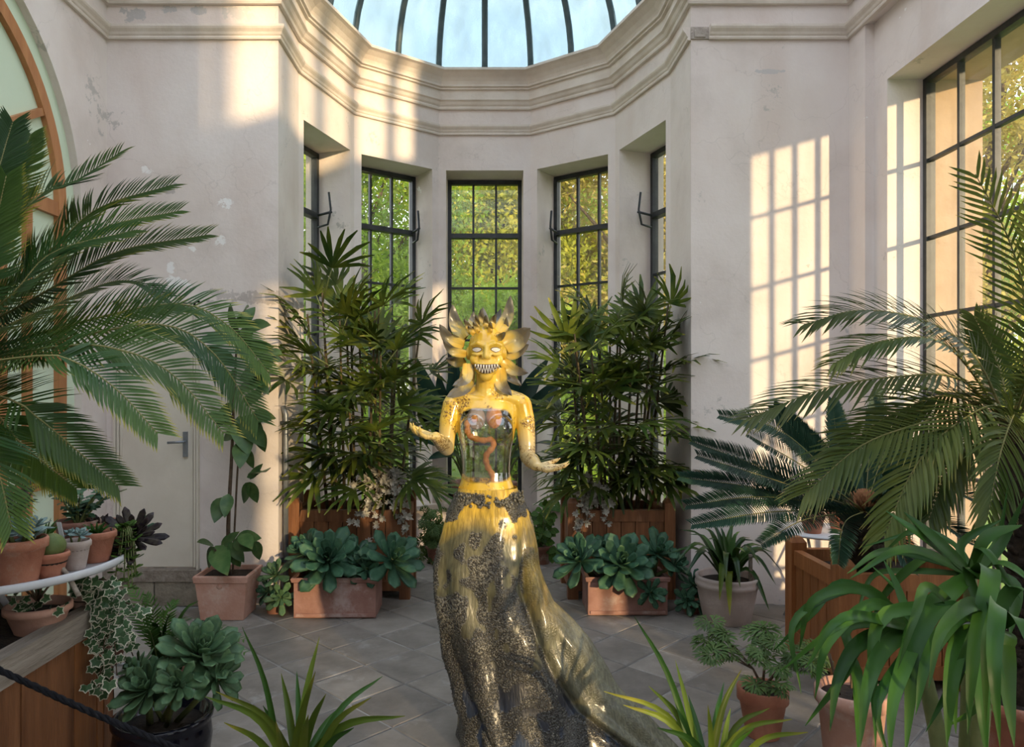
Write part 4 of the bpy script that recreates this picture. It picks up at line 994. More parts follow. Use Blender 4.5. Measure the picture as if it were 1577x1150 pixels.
LEAF = {'ficus': leaf_mesh(M['ficus'], .56), 'clivia': leaf_mesh(M['clivia'], .16, .2, .4), 'bigleaf': leaf_mesh(M['bigleaf'], .34, .2, .35), 'herb': leaf_mesh(M['herb'], .95, .1, .05, 7, .02), 'fern': leaf_mesh(M['fern'], .3, .1, .1), 'tinygreen': leaf_mesh(M['herb'], .5), 'darkherb': leaf_mesh(M['aeonium'], .6)}
def ivy_mesh(mat):
    g = MB(); pr = [(0, .12), (40, .60), (62, .88), (88, .68), (118, .98), (150, .74), (180, 1.12)]
    pts = [(R(a), r_) for a, r_ in pr] + [(R(360 - a), r_) for a, r_ in reversed(pr[1:-1])]
    vs = [V((.25, 0, .03))]; uvs = [(0, .5)]
    for s_ in (.72, 1.0):
        for a, r_ in pts:
            vs.append(V((.25 - math.cos(a) * r_ * s_ * .62, math.sin(a) * r_ * s_ * .62, .03 - .10 * s_ * abs(math.sin(a)) * r_))); uvs.append((.25 if s_ < 1 else 1.0, .5))
    n = len(pts); fs = [(0, 1 + k, 1 + (k + 1) % n) for k in range(n)] + [(1 + k, 1 + n + k, 1 + n + (k + 1) % n, 1 + (k + 1) % n) for k in range(n)]
    g.add(vs, fs, 0, uvs); return g.mesh('leaf', mat, False)
IVY = ivy_mesh(M['ivy'])
def gera_mesh(mat):
    g = MB()
    for k in range(5):
        a = R(-80 + 40 * k); d = V((math.cos(a), math.sin(a), 0)); ln = 1 - .25 * abs(k - 2) / 2
        for q in (-1, 0, 1):
            dd = (Matrix.Rotation(R(22 * q), 3, 'Z') @ d); b0 = d * ln * (.35 if q else .05)
            ps = [b0, b0 + dd * ln * .35, b0 + dd * ln * (.62 if q == 0 else .5) - V((0, 0, .06)), b0 + dd * ln * (.95 if q == 0 else .62) - V((0, 0, .14))]
            g.blade(ps, [.05, .13, .14, .03], V((0, 0, 1)), .2)
    return g.mesh('leaf', mat)
GERA = gera_mesh(M['geranium'])
def cluster_mesh(mat, n=9, seed=1):
    rs = random.Random(seed); g = MB()
    for k in range(n):
        a = k * 2.4; el = rs.uniform(.1, 1.2); d = V((math.cos(a) * math.cos(el), math.sin(a) * math.cos(el), math.sin(el)))
        g.blade([V((0, 0, 0)), d * .5, d], [.15, .45, .12], V((0, 0, 1)) + d * .3, .15)
    return g.mesh('flower_cluster', mat)
SEDUM = [cluster_mesh(M['sedum'], 10, i) for i in range(3)]

def pot_round(parent, c, rt, rb, h, mat, rim=.18, n=30, soil=True, lip=1.06):
    g = MB(); t = .06 * rt + .004
    g.lathe(c, [(rb, 0), (rb * 1.01, .004), (rt * .95, h * (1 - rim)), (rt * lip, h * (1 - rim) + .004), (rt * lip, h - .006), (rt * lip - .004, h), (rt - t * .4, h), (rt - t, h - .02), (rt * .86, h - .04)], n)
    o = g.build('pot', mat, parent)
    if soil:
        g = MB(); g.lathe((c[0], c[1], c[2] + h - .045), [(rt * .8, 0), (rt * .93, .012), (rt * .5, .022), (.004, .026)], 20); g.build('soil', M['soil'], parent)
    return o
def pot_square(parent, x0, x1, y0, y1, h, mat, taper=.78, rim=.055):
    cx, cy = (x0 + x1) / 2, (y0 + y1) / 2; a, b_ = (x1 - x0) / 2, (y1 - y0) / 2; g = MB()
    def ring(s, z): return [(cx - a * s, cy - b_ * s, z), (cx + a * s, cy - b_ * s, z), (cx + a * s, cy + b_ * s, z), (cx - a * s, cy + b_ * s, z)]
    g.grid([ring(taper * .9, 0), ring(taper, .006), ring(.95, h - rim), ring(1.0, h - rim + .006), ring(1.02, h - .008), ring(1.0, h), ring(.92, h), ring(.90, h - .05)], closed=True)
    k = len(g.v); g.f += [(3, 2, 1, 0), (k - 4, k - 3, k - 2, k - 1)]; g.m += [0, 0]
    o = g.build('pot', mat, parent, False); WM[o.name] = Matrix()
    g = MB(); s_ = .9; g.hexa([(cx - a * s_, cy - b_ * s_), (cx + a * s_, cy - b_ * s_), (cx + a * s_, cy + b_ * s_), (cx - a * s_, cy + b_ * s_)], h - .06, h - .03); g.build('soil', M['soil'], parent, False)
    return o
def wood_box(name, label, x0, x1, y0, y1, h, mat, post=.085, hp=.09, npl=7, group=None, rot=0.0):
    """box planter: four posts, rails, separate planks, soil"""
    t = thing(name, label, 'planter', ((x0 + x1) / 2, (y0 + y1) / 2, 0), group); p = post
    objs = []
    for x in (x0, x1 - p):
        for y in (y0, y1 - p):
            g = MB(); g.box(x, x + p, y, y + p, 0, h + hp * .6); k = p / 2
            r0 = [(x, y, h + hp * .6), (x + p, y, h + hp * .6), (x + p, y + p, h + hp * .6), (x, y + p, h + hp * .6)]
            r1 = [(x + k + (q[0] - x - k) * .55, y + k + (q[1] - y - k) * .55, h + hp) for q in r0]
            g.grid([r0, r1], closed=True); g.f += [tuple(range(len(g.v) - 4, len(g.v)))]; g.m += [0]; g.build('post', mat, t, False)
    i_ = .018
    for y, s_ in ((y0 + i_, 1), (y1 - i_ - .04, -1)):
        for z0, z1, nm in ((h - .085, h, 'top_rail'), (.06, .13, 'bottom_rail')):
            g = MB(); g.box(x0 + p, x1 - p, y - .004, y + .044, z0, z1); g.build(nm, mat, t, False)
        w_ = (x1 - x0 - 2 * p) / npl
        for k in range(npl):
            g = MB(); g.box(x0 + p + k * w_ + .003, x0 + p + (k + 1) * w_ - .003, y + .006, y + .03, .12, h - .08); g.build('plank', mat, t, False)
    npy = max(3, round(npl * (y1 - y0) / (x1 - x0)))
    for x, s_ in ((x0 + i_, 1), (x1 - i_ - .04, -1)):
        for z0, z1, nm in ((h - .085, h, 'top_rail'), (.06, .13, 'bottom_rail')):
            g = MB(); g.box(x - .004, x + .044, y0 + p, y1 - p, z0, z1); g.build(nm, mat, t, False)
        w_ = (y1 - y0 - 2 * p) / npy
        for k in range(npy):
            g = MB(); g.box(x + .006, x + .03, y0 + p + k * w_ + .003, y0 + p + (k + 1) * w_ - .003, .12, h - .08); g.build('plank', mat, t, False)
    g = MB(); g.box(x0 + .06, x1 - .06, y0 + .06, y1 - .06, .1, h - .07); g.build('soil', M['soil'], t, False)
    return t
# ================================================================== THINGS IN THE ROOM
# ---- raised timber bed on the left
BX, BY0, BY1, BH = -1.49, .80, 2.85, .72
bed = thing('raised_bed', 'long raised timber bed with weathered grey capping on the left', 'planter', (-2.1, 1.8, 0))
k = 0; y = BY0
while y < BY1 - .02:
    w_ = min(u(.13, .17), BY1 - y); g = MB(); g.box(BX - .035, BX - u(.0, .004), y + .002, y + w_ - .002, 0, BH - .09); g.build('plank', M['orangewood'] if random.random() < .6 else M['wood'], bed, False); y += w_
x = -2.68
while x < BX - .06:
    w_ = min(u(.13, .17), BX - .05 - x); g = MB(); g.box(x + .002, x + w_ - .002, BY1 - .03, BY1, 0, BH - .09); g.build('plank', M['wood'], bed, False); x += w_
g = MB(); g.box(BX - .05, BX + .012, BY0, BY1 + .01, BH - .095, BH); g.build('capping', M['greywood'], bed, False)
g = MB(); g.box(-2.68, BX - .05, BY1 - .05, BY1 + .01, BH - .095, BH); g.build('capping', M['greywood'], bed, False)
g = MB(); g.box(BX - .06, BX + .004, BY1 - .06, BY1 + .006, 0, BH - .095); g.build('post', M['wood'], bed, False)
g = MB(); g.box(-2.68, BX - .05, BY0, BY1 - .05, .3, .685); g.build('soil', M['soil'], bed, False)

# ---- big sago palm whose fronds fill the left edge
cx = V((-1.66, 2.0, 1.58))
cy = thing('sago_palm', 'large sago palm with long yellow-tipped fronds at the left edge', 'palm', (-1.66, 2.0, .68))
g = MB(); g.tube([(-1.68, 2.0, .66), (-1.67, 2.0, 1.1), cx], [.13, .12, .10], 14)
for k in range(70):
    a = k * 2.4; z = .75 + .8 * k / 70; d = V((math.cos(a), math.sin(a), .5)); c = V((-1.67, 2.0, z)) + V((d.x, d.y, 0)) * .11
    g.obox(c, d * .03, V((-d.y, d.x, 0)) * .022, V((0, 0, 1)) * .014)
g.build('trunk', M['darkbark'], cy)
FL = [([(-30, 330, 1.92), (20, 188, 1.98)], (.3, -.9, .2)), ([(10, 300, 2.15), (47, 207, 2.2)], (.3, -.9, .2)),
      ([(30, 330, 1.80), (110, 283, 1.85), (184, 236, 1.9)], (-.25, -.70, .62)), ([(60, 400, 1.85), (150, 322, 1.9), (264, 285, 1.95)], (-.2, -.75, .6)), ([(40, 440, 2.1), (150, 355, 2.15), (275, 325, 2.2)], (-.2, -.75, .6)),
      ([(60, 455, 1.9), (180, 388, 1.95), (318, 362, 2.0)], (-.15, -.72, .65)), ([(0, 470, 1.75), (80, 390, 1.75), (205, 355, 1.8)], (-.15, -.75, .6)),
      ([(60, 480, 2.2), (185, 432, 2.25), (255, 458, 2.3)], (-.1, -.6, .8)),
      ([(110, 500, 2.0), (270, 468, 2.1), (350, 500, 2.15), (415, 575, 2.2)], (.1, -.7, .7)), ([(110, 520, 1.9), (250, 500, 1.95), (330, 545, 2.0), (398, 648, 2.05)], (.15, -.75, .6)),
      ([(80, 535, 1.75), (190, 540, 1.75), (270, 580, 1.8), (345, 668, 1.8)], (.2, -.72, .62)), ([(40, 550, 1.65), (110, 555, 1.65), (180, 600, 1.65), (243, 668, 1.65)], (.2, -.65, .7)),
      ([(0, 610, 1.65), (60, 645, 1.65), (120, 695, 1.68), (182, 748, 1.7)], (.35, -.65, .6)), ([(-30, 620, 1.8), (30, 680, 1.8), (75, 718, 1.8), (118, 752, 1.8)], (.35, -.7, .5)),
      ([(-40, 650, 1.5), (-5, 720, 1.5), (18, 815, 1.5)], (.8, -.4, .2)), ([(-60, 480, 1.7), (-10, 350, 1.7), (10, 270, 1.7)], (.3, -.9, .3))]
for pl, up in FL:
    pts = [cx + (at(*pl[0]) - cx) * .02] + [at(*q) for q in pl]
    frond(cy, pts, up, 88, .128, .0078, [M['cycad'], M['rachis']], 62, 40, .16, .06, .12, .42, jit=.05)
for k in range(8):      # the far side of the crown
    a = R(100 + k * 26); ra = .55 + .1 * (k % 3); d = V((math.cos(a), math.sin(a), 0))
    frond(cy, [cx, cx + d * ra * .5 + V((0, 0, .25)), cx + d * ra + V((0, 0, .18 - .1 * (k % 3)))], (0, 0, 1), 36, .12, .011, [M['cycad'], M['rachis']])

# ---- white plant stand with its pots
TC = V((-1.87, 2.68, .90))
ps = thing('plant_stand', 'round white metal plant stand above the timber bed', 'stand', (TC.x, TC.y, .685))
g = MB(); g.lathe((TC.x, TC.y, TC.z - .02), [(.02, .004), (.46, .004), (.478, 0), (.485, .008), (.485, .028), (.478, .030), (.472, .014), (.01, .014)], 48); g.build('tray', M['white'], ps)
for a in (20, 140, 260):
    d = V((math.cos(R(a)), math.sin(R(a)), 0)); c = V((TC.x, min(TC.y, 2.55), 0)); g = MB()
    g.tube([c + d * .05 + V((0, 0, .88)), c + d * .12 + V((0, 0, .80)), c + d * .18 + V((0, 0, .685))], .012, 8); g.build('leg', M['white'], ps)
def small_pot(name, label, cat, c, rt, h, mat, grp='pots on the white plant stand'):
    t = thing(name, label, cat, c, grp); pot_round(t, c, rt, rt * .68, h, M[mat], .24, 24); return t, V(c) + V((0, 0, h))
tz = TC.z - .006
def grass(t, top, n, ln, w_, mat, spread=.6, name='leaf'):
    for k in range(n):
        a = u(0, 6.28); s_ = u(.1, spread); d = V((math.cos(a) * s_, math.sin(a) * s_, 1)).normalized(); l2 = ln * u(.7, 1.1); b0 = top + V((math.cos(a), math.sin(a), 0)) * .012 - V((0, 0, .02))
        strap(t, [b0, b0 + d * l2 * .6, b0 + d * l2 + V((d.x, d.y, -.5)) * l2 * .2], w_, M[mat], n=7)
def bush(t, top, n, rad, ht, kind, size, mesh=None, stems=6):
    """leafy bush: stems as parts, leaves on them"""
    for s_ in range(stems):
        a = s_ * 2.4 + u(-.3, .3); q = u(.3, 1); e_ = top + V((math.cos(a) * rad * q, math.sin(a) * rad * q, ht * u(.6, 1.05))); m_ = top.lerp(e_, .5) + V((0, 0, ht * .12))
        b0 = top - V((0, 0, .03)); sp = spline([b0, m_, e_], 12); g = MB(); g.tube(sp, [.005 - .003 * i / 11 for i in range(12)], 5); st_ = g.build('stem', M['stemgreen'], t)
        for j in range(max(1, n // stems)):
            f = u(.25, 1.0); p = sp[min(11, int(f * 11))]; az = j * 2.4 + u(-.4, .4); d = V((math.cos(az), math.sin(az), u(-.25, .6)))
            link('leaf', mesh or LEAF[kind], st_, frame_matrix(p, d, V((u(-.3, .3), u(-.5, 0), 1)), size * u(.75, 1.15)))
t, p = small_pot('potted_echeveria', 'blue-grey echeveria in the widest terracotta pot on the plant stand', 'succulent', (-1.58, 2.42, tz), .085, .15, 'terra')
for dx, dy, r_ in ((-.02, -.02, .075), (.045, -.03, .06), (-.06, .02, .06), (.02, .05, .06)): rosette(t, p + V((dx, dy, .03)), (dx * 4, dy * 4 - .2, 1), r_, 20, 'echeveria', p + V((dx * .5, dy * .5, -.02)))
t, p = small_pot('potted_cactus', 'round green cactus in a small terracotta pot on the plant stand', 'cactus', (-1.52, 2.50, tz), .058, .085, 'terra')
g = MB(); n_ = 24; rws = []
for i in range(9):
    f = math.pi * (i / 8 * .9 + .08); rws.append([(p.x + .045 * math.sin(f) * (1 + .10 * math.cos(k * math.pi)) * math.cos(2 * math.pi * k / n_), p.y + .045 * math.sin(f) * (1 + .10 * math.cos(k * math.pi)) * math.sin(2 * math.pi * k / n_), p.z + .02 - .045 * math.cos(f)) for k in range(n_)])
g.grid(rws, closed=True); g.build('cactus_body', M['stemgreen'], t)
rosette(t, p + V((-.06, -.02, .055)), (-.2, -.5, 1), .05, 18, 'echeveria', p + V((-.03, 0, 0)))
t, p = small_pot('potted_sedum', 'pale chalky pot with silvery rosettes and a white label on the plant stand', 'succulent', (-1.49, 2.60, tz), .050, .105, 'greypot')
for dx, dy in ((-.02, 0), (.025, -.015), (.01, .02)): rosette(t, p + V((dx, dy, .02)), (dx * 8, dy * 8 - .2, 1), .038, 14, 'echeveria', p + V((dx * .5, dy * .5, -.02)))
g = MB(); c = p + V((-.035, -.03, .035)); g.obox(c, V((.008, 0, 0)), V((0, .001, 0)), V((-.008, 0, .035))); g.build('plant_label', M['white'], t, False)
t, p = small_pot('potted_grass', 'short bright green tuft in a terracotta pot at the end of the plant stand', 'potted plant', (-1.48, 2.72, tz), .068, .115, 'terra')
grass(t, p, 46, .055, .006, 'strap', 1.2)
t, p = small_pot('potted_purple_aeonium', 'dark purple aeonium rosette leaning over the end of the plant stand', 'succulent', (-1.55, 2.90, tz), .070, .12, 'terra')
rosette(t, at(204, 826, 2.84), (.35, -.75, .6), .125, 34, 'purple', p - V((0, 0, .02)), -8, 75); rosette(t, at(152, 812, 2.86), (0, -.4, 1), .075, 20, 'purple', p - V((0, 0, .02)), -5, 75)
rosette(t, at(219, 812, 2.95), (.3, -.5, 1), .06, 14, 'aeonium', p - V((0, 0, .02)))
t, p = small_pot('potted_spiky_aloe', 'spiky green aloe in a low terracotta pot among the stand pots', 'succulent', (-1.63, 2.63, tz), .062, .10, 'terra')
grass(t, p, 40, .105, .010, 'strap', 1.3)
t, p = small_pot('potted_jade_plant', 'dark green jade bush tallest on the plant stand', 'succulent', (-1.63, 2.86, tz), .080, .13, 'darkterra')
bush(t, p, 190, .20, .17, 'darkherb', .042, None, 12)
t, p = small_pot('potted_crassula', 'bronze-tipped crassula bush behind the echeveria on the plant stand', 'succulent', (-1.85, 2.80, tz), .085, .13, 'terra')
bush(t, p, 110, .16, .24, 'darkherb', .045, None, 9); rosette(t, p + V((.08, -.06, .14)), (.2, -.4, 1), .05, 16, 'purple', p)
t, p = small_pot('potted_kalanchoe', 'tall grey-leaved kalanchoe with upright stems at the left of the stand', 'succulent', (-1.96, 2.62, tz), .07, .12, 'terra')
bush(t, p, 90, .09, .34, 'darkherb', .035, SPOON['echeveria'], 7)
t, p = small_pot('potted_trailing_sedum', 'yellow-green sedum spilling over the right end of the stand', 'succulent', (-1.455, 2.83, tz), .045, .08, 'darkterra')
for k in range(9):
    a = R(-100 + 20 * k); e_ = p + V((.05 + .045 * math.cos(a), -.05 + .05 * math.sin(a), -.02 - .19 * u(.3, 1))); sp = spline([p, p + V((.045, -.03, .03)) + V((math.cos(a), math.sin(a), 0)) * .02, e_], 10)
    g = MB(); g.tube(sp, .0025, 5); s_ = g.build('stem', M['stemgreen'], t)
    for j in range(14):
        q = sp[min(9, 1 + int(j * 9 / 14))]; az = j * 2.4; link('leaf', SPOON['herb'], s_, frame_matrix(q, V((math.cos(az), math.sin(az), u(-.2, .5))), V((0, -.4, 1)), u(.028, .040)))

# ---- terracotta bowl with arching stem inside the bed
t = thing('bowl_planter', 'wide terracotta bowl under a bent bare stem behind the bed capping', 'planter', (-1.60, 2.56, .685))
pot_round(t, (-1.60, 2.56, .685), .105, .075, .095, M['terrapale'], .3, 28, lip=1.05)
g = MB(); g.tube(spline([at(2, 890, 2.5), at(20, 868, 2.5), at(55, 858, 2.5), at(95, 875, 2.5), at(122, 918, 2.5)], 20), [.009] * 20, 8); g.build('bent_stem', M['greywood'], t)
for k in range(5):
    g = MB(); a = at(58, 925, 2.54); e_ = at(20 + k * 18, 872 + abs(k - 2) * 6, 2.52); g.tube([a, a.lerp(e_, .5) + V((0, -.01, 0)), e_], [.005, .004, .002], 6); g.build('dry_stem', M['bark'], t)
for k in range(16):
    c = V((-1.60, 2.53, .80)) + V((u(-.09, .11), u(-.08, .05), u(-.03, .05))); a = u(0, 6.28); link('leaf', IVY, t, frame_matrix(c, V((math.cos(a), math.sin(a) - .6, -.3)), V((0, -.8, .6)), u(.03, .045)))

# ---- variegated ivy hanging over the corner of the bed
t = thing('trailing_ivy', 'cream-edged ivy trailing over the corner of the timber bed', 'ivy', (-1.52, 2.78, .69))
pot_round(t, (-1.545, 2.765, .686), .05, .035, .085, M['terrapale'], .25, 20)
for k in range(11):
    ex, ey = [(140, 900), (128, 1010), (150, 1065), (175, 1075), (165, 990), (195, 975), (205, 1010), (215, 935), (180, 1040), (135, 1050), (190, 905)][k]
    p0 = V((-1.54, 2.765, .775)); e_ = at(ex, ey, 2.74 - .06 * (k % 3)); m_ = p0.lerp(e_, .35) + V((.03, -.05, .05)); e_.x = max(e_.x, -1.455) if e_.z < .72 else e_.x
    if e_.z < .74: m_ = V((-1.455, 2.74, .755))
    sp = spline([p0, m_, m_.lerp(e_, .5) + V((.015, -.01, 0)), e_], 16); g = MB(); g.tube(sp, .0022, 5); s_ = g.build('vine', M['bark'], t)
    for j in range(17):
        q = sp[min(15, 3 + int(j * .75))] + V((u(-.03, .045), u(-.06, .01), u(-.02, .02))); a = u(0, 6.28); link('leaf', IVY, s_, frame_matrix(q, V((math.cos(a), -.5 + math.sin(a) * .3, -.5)), V((.35, -.9, .35)), u(.030, .052)))
# small white bracket with a little pot
t = thing('wall_bracket_pot', 'little clay pot on a white wire bracket amid the ivy', 'pot', (-1.43, 2.74, .50))
c = V((-1.415, 2.72, .505)); pot_round(t, c, .038, .027, .055, M['darkterra'], .3, 18)
g = MB(); g.tube([V((-1.487, 2.74, .52)), V((-1.45, 2.72, .50)), c + V((.045, -.01, -.003))], .006, 6); g.tube([c + V((.045, -.01, -.003)), c + V((.035, -.012, -.06))], .005, 6); g.tube([V((-1.487, 2.72, .50)), c + V((0, 0, -.005)), c + V((.04, 0, -.004))], .005, 6); g.build('bracket', M['white'], t)

# ---- black glazed pot with large aeoniums
t = thing('black_pot_aeonium', 'big pale green aeoniums in a glossy black pot beside the timber bed', 'succulent', (-1.225, 2.72, 0))
c = (-1.225, 2.72, 0); g = MB(); g.lathe(c, [(.12, 0), (.13, .006), (.165, .12), (.178, .22), (.172, .27), (.168, .285), (.182, .297), (.182, .312), (.172, .318), (.158, .312), (.150, .27)], 40); g.build('pot', M['blackglaze'], t)
g = MB(); g.lathe((c[0], c[1], .26), [(.14, 0), (.152, .01), (.004, .03)], 24); g.build('soil', M['soil'], t)
b0 = V((c[0], c[1], .28))
rosette(t, at(308, 1008, 2.70), (.35, -.35, .85), .165, 40, 'aeoniumpale', b0, -5, 80); rosette(t, at(228, 1060, 2.60), (-.25, -.6, .7), .135, 34, 'aeoniumpale', b0 + V((-.04, -.02, 0)), -15, 78)
rosette(t, at(275, 1055, 2.56), (.1, -.9, .5), .10, 22, 'aeoniumpale', b0 + V((.03, -.04, 0)), 0, 75); rosette(t, at(335, 1045, 2.66), (.8, -.3, .35), .12, 22, 'aeoniumpale', b0 + V((.05, 0, 0)), -10, 70); rosette(t, at(212, 1030, 2.66), (-.6, -.3, .6), .09, 18, 'aeoniumpale', b0)

# ---- feathery plant and strap-leaved plant behind the black pot
t = thing('potted_feathery_plant', 'feathery green plant in a small brown pot behind the black pot', 'potted plant', (-1.56, 3.35, 0))
pot_round(t, (-1.50, 3.30, 0), .12, .085, .24, M['darkterra'])
b0 = V((-1.50, 3.30, .24))
for k, (ex, ey, Y) in enumerate([(195, 900, 3.3), (225, 915, 3.3), (255, 940, 3.2), (290, 955, 3.1), (345, 965, 3.1), (378, 985, 3.1), (380, 1005, 3.0), (300, 985, 3.0), (215, 970, 3.1), (185, 935, 3.4), (270, 925, 3.4), (330, 985, 3.05)]):
    e_ = at(ex, ey, Y); frond(t, [b0, b0.lerp(e_, .5) + V((0, 0, .09)), e_], (0, -.3, 1), 16, .055, .009, [M['fern'], M['stemgreen']], 60, 45, .1, .2, .3, .4, rr=.003)
for ex, ey, Y in ((306, 925, 3.3), (235, 958, 3.2), (322, 962, 3.15), (265, 945, 3.25)):
    e_ = at(ex, ey, Y); strap(t, [b0, b0.lerp(e_, .6) + V((0, 0, .07)), e_], .055, M['strap'])

# ---- barrier rope across the lower left corner
t = thing('barrier_rope', 'black twisted barrier rope sagging across the lower left corner', 'rope', (-1.0, 1.75, 0))
pts = spline([at(-110, 985, 1.75), at(0, 1032, 1.75), at(110, 1083, 1.75), at(200, 1122, 1.75), at(290, 1158, 1.75), at(420, 1192, 1.75), at(560, 1200, 1.75)], 160)
for ph in (0, 2.094, 4.189):
    g = MB(); q = []
    for i, p in enumerate(pts):
        T = (pts[min(i + 1, 159)] - pts[max(i - 1, 0)]).normalized(); a1 = T.cross(V((0, 1, 0))).normalized(); a2 = T.cross(a1); f = i * .62 + ph; q.append(p + (a1 * math.cos(f) + a2 * math.sin(f)) * .0042)
    g.tube(q, .0046, 6); g.build('strand', M['rope'], t)
for p in (pts[0], pts[-1]):
    g = MB(); g.tube([(p.x, p.y + .012, 0), (p.x, p.y + .012, p.z + .03)], .012, 10); g.lathe((p.x, p.y + .012, 0), [(.09, 0), (.09, .01), (.02, .02), (.012, .03)], 24); g.build('stake', M['rope'], t)

# ---- rubber plant in a square terracotta pot
t = thing('potted_rubber_plant', 'tall rubber plant in a square terracotta pot beside the cream door', 'potted plant', (-1.73, 4.9, 0))
X0, X1 = at(304, 0, 4.8).x, at(386, 0, 4.8).x
po = pot_square(t, X0, X1, 4.73, 5.05, .305, M['terrapale'], .80, .05)
g = MB(); g.ball(((X0 + X1) / 2 - .01, 4.745, .235), (.022, .012, .02), 14, 8); g.build('boss', M['terrapale'], po)
b0 = V(((X0 + X1) / 2, 4.88, .28)); sp = spline([b0, at(352, 800, 4.86), at(357, 700, 4.86), at(361, 600, 4.84), at(366, 500, 4.82)], 40)
g = MB(); g.tube(sp, [.016 - .010 * i / 39 for i in range(40)], 9); stm = g.build('stem', M['bark'], t)
s2 = spline([b0 + V((-.02, -.02, 0)), at(338, 860, 4.82), at(330, 845, 4.8)], 8); g = MB(); g.tube(s2, .008, 7); g.build('stem', M['bark'], t)
s3 = spline([b0 + V((.03, 0, 0)), at(362, 800, 4.9), at(368, 700, 4.88), at(380, 640, 4.85)], 20); g = MB(); g.tube(s3, .007, 7); g.build('stem', M['bark'], t)
LV = [(330, 842, 316, 872, .17), (332, 840, 345, 875, .17), (328, 838, 312, 832, .14), (340, 842, 362, 820, .14), (352, 835, 375, 862, .15), (360, 832, 388, 842, .15), (355, 848, 368, 868, .13), (362, 830, 393, 826, .11), (392, 832, 400, 860, .10), (372, 822, 385, 838, .10),
      (345, 765, 332, 795, .13), (352, 760, 346, 790, .1), (385, 742, 372, 772, .13), (385, 742, 394, 772, .13), (385, 738, 400, 715, .1), (380, 735, 393, 728, .1), (395, 730, 405, 718, .08), (380, 690, 386, 715, .13), (372, 680, 370, 712, .15),
      (372, 655, 345, 672, .19), (365, 650, 335, 640, .2), (375, 640, 400, 680, .2), (385, 640, 415, 640, .18), (395, 635, 425, 640, .14), (380, 625, 396, 600, .18), (395, 655, 404, 690, .17), (368, 640, 380, 690, .18), (360, 620, 330, 655, .2),
      (365, 600, 395, 585, .2), (362, 590, 335, 570, .2), (370, 580, 405, 560, .2), (385, 575, 410, 600, .18), (365, 570, 345, 610, .2), (362, 560, 330, 540, .2), (368, 545, 410, 530, .19), (395, 545, 430, 552, .15), (405, 545, 428, 540, .14),
      (365, 540, 385, 500, .2), (362, 530, 335, 500, .2), (366, 515, 350, 475, .19), (366, 505, 385, 478, .18), (370, 510, 405, 495, .2), (365, 500, 372, 470, .16), (372, 520, 400, 545, .18), (360, 520, 325, 520, .2)]
for bx_, by_, tx, ty, ln in LV:
    a = at(bx_, by_, 4.84 + u(-.05, .05)); e_ = at(tx, ty, 4.80 + u(-.16, .12)); link('leaf', LEAF['ficus'], t, frame_matrix(a, e_ - a, V((u(-.4, .4), -.75, .55)), max(ln, (e_ - a).length) * 1.12))
    if (bx_, by_) != (0, 0):
        pass
# ---- timber box planters of the apse with lady palms
wood_box('box_planter', 'dark hardwood box planter at the left of the apse', -1.44, -.55, 5.24, 5.76, .655, M['wood'], .078, .085, 7, 'hardwood box planters in the apse')
wood_box('box_planter', 'hardwood box planter at the right of the apse', .61, 1.40, 5.24, 5.76, .655, M['wood'], .078, .085, 6, 'hardwood box planters in the apse')
def lady_palm(label, x0, x1, yc, zt, ncane, leaves_per, seed, topfn):
    rs = random.Random(seed); t = thing('lady_palm', label, 'palm', ((x0 + x1) / 2, yc, .59), 'lady palms in the box planters')
    for k in range(ncane):
        f = (k + .5) / ncane; bx_ = x0 + (x1 - x0) * (.2 + .6 * f) + rs.uniform(-.03, .03); by_ = yc + rs.uniform(-.13, .13); tx = x0 + (x1 - x0) * f + rs.uniform(-.05, .05)
        top = topfn(f) * rs.uniform(.80, 1.0); top = max(top, 1.1); ty = by_ + rs.uniform(-.16, .10)
        sp = spline([V((bx_, by_, .58)), V(((bx_ + tx) / 2, (by_ + ty) / 2, (top + .6) / 2)), V((tx, ty, top))], 14)
        g = MB(); g.tube(sp, [.013 - .006 * i / 13 for i in range(14)], 6); cn = g.build('cane', M['cane'], t)
        for j in range(leaves_per):
            h = .22 + .78 * (j + rs.random() * .7) / leaves_per; p = sp[min(13, int(h * 13))]; az = j * 2.4 + k * 1.1 + rs.uniform(-.4, .4); el = R(-12 + 72 * h ** 2 + rs.uniform(-14, 14))
            d = V((math.cos(az) * math.cos(el), math.sin(az) * math.cos(el) * .8 - .12, math.sin(el))); s_ = rs.uniform(.30, .40)
            en = p + d * s_ * 1.7
            if abs(en.x) > 1.44 and en.y > 5.08:
                if rs.random() < .5: d.y -= .9
                else: d.x *= .2
            if p.y + d.y * s_ * 1.6 > 6.25: d.y = -abs(d.y) * .5
            link('leaf', FANS[rs.randrange(8)], cn, frame_matrix(p, d, V((rs.uniform(-.4, .4), -.45, 1)), s_))
    return t
lady_palm('bushy lady palm rising from the left box planter', -1.38, -.50, 5.46, 2.55, 13, 8, 3, lambda f: 2.45 - .9 * max(0, f - .5) - .35 * max(0, .25 - f) / .25 * .5)
lady_palm('dark lady palm rising from the right box planter', .58, 1.42, 5.46, 2.3, 13, 8, 11, lambda f: 2.05 + .22 * f)

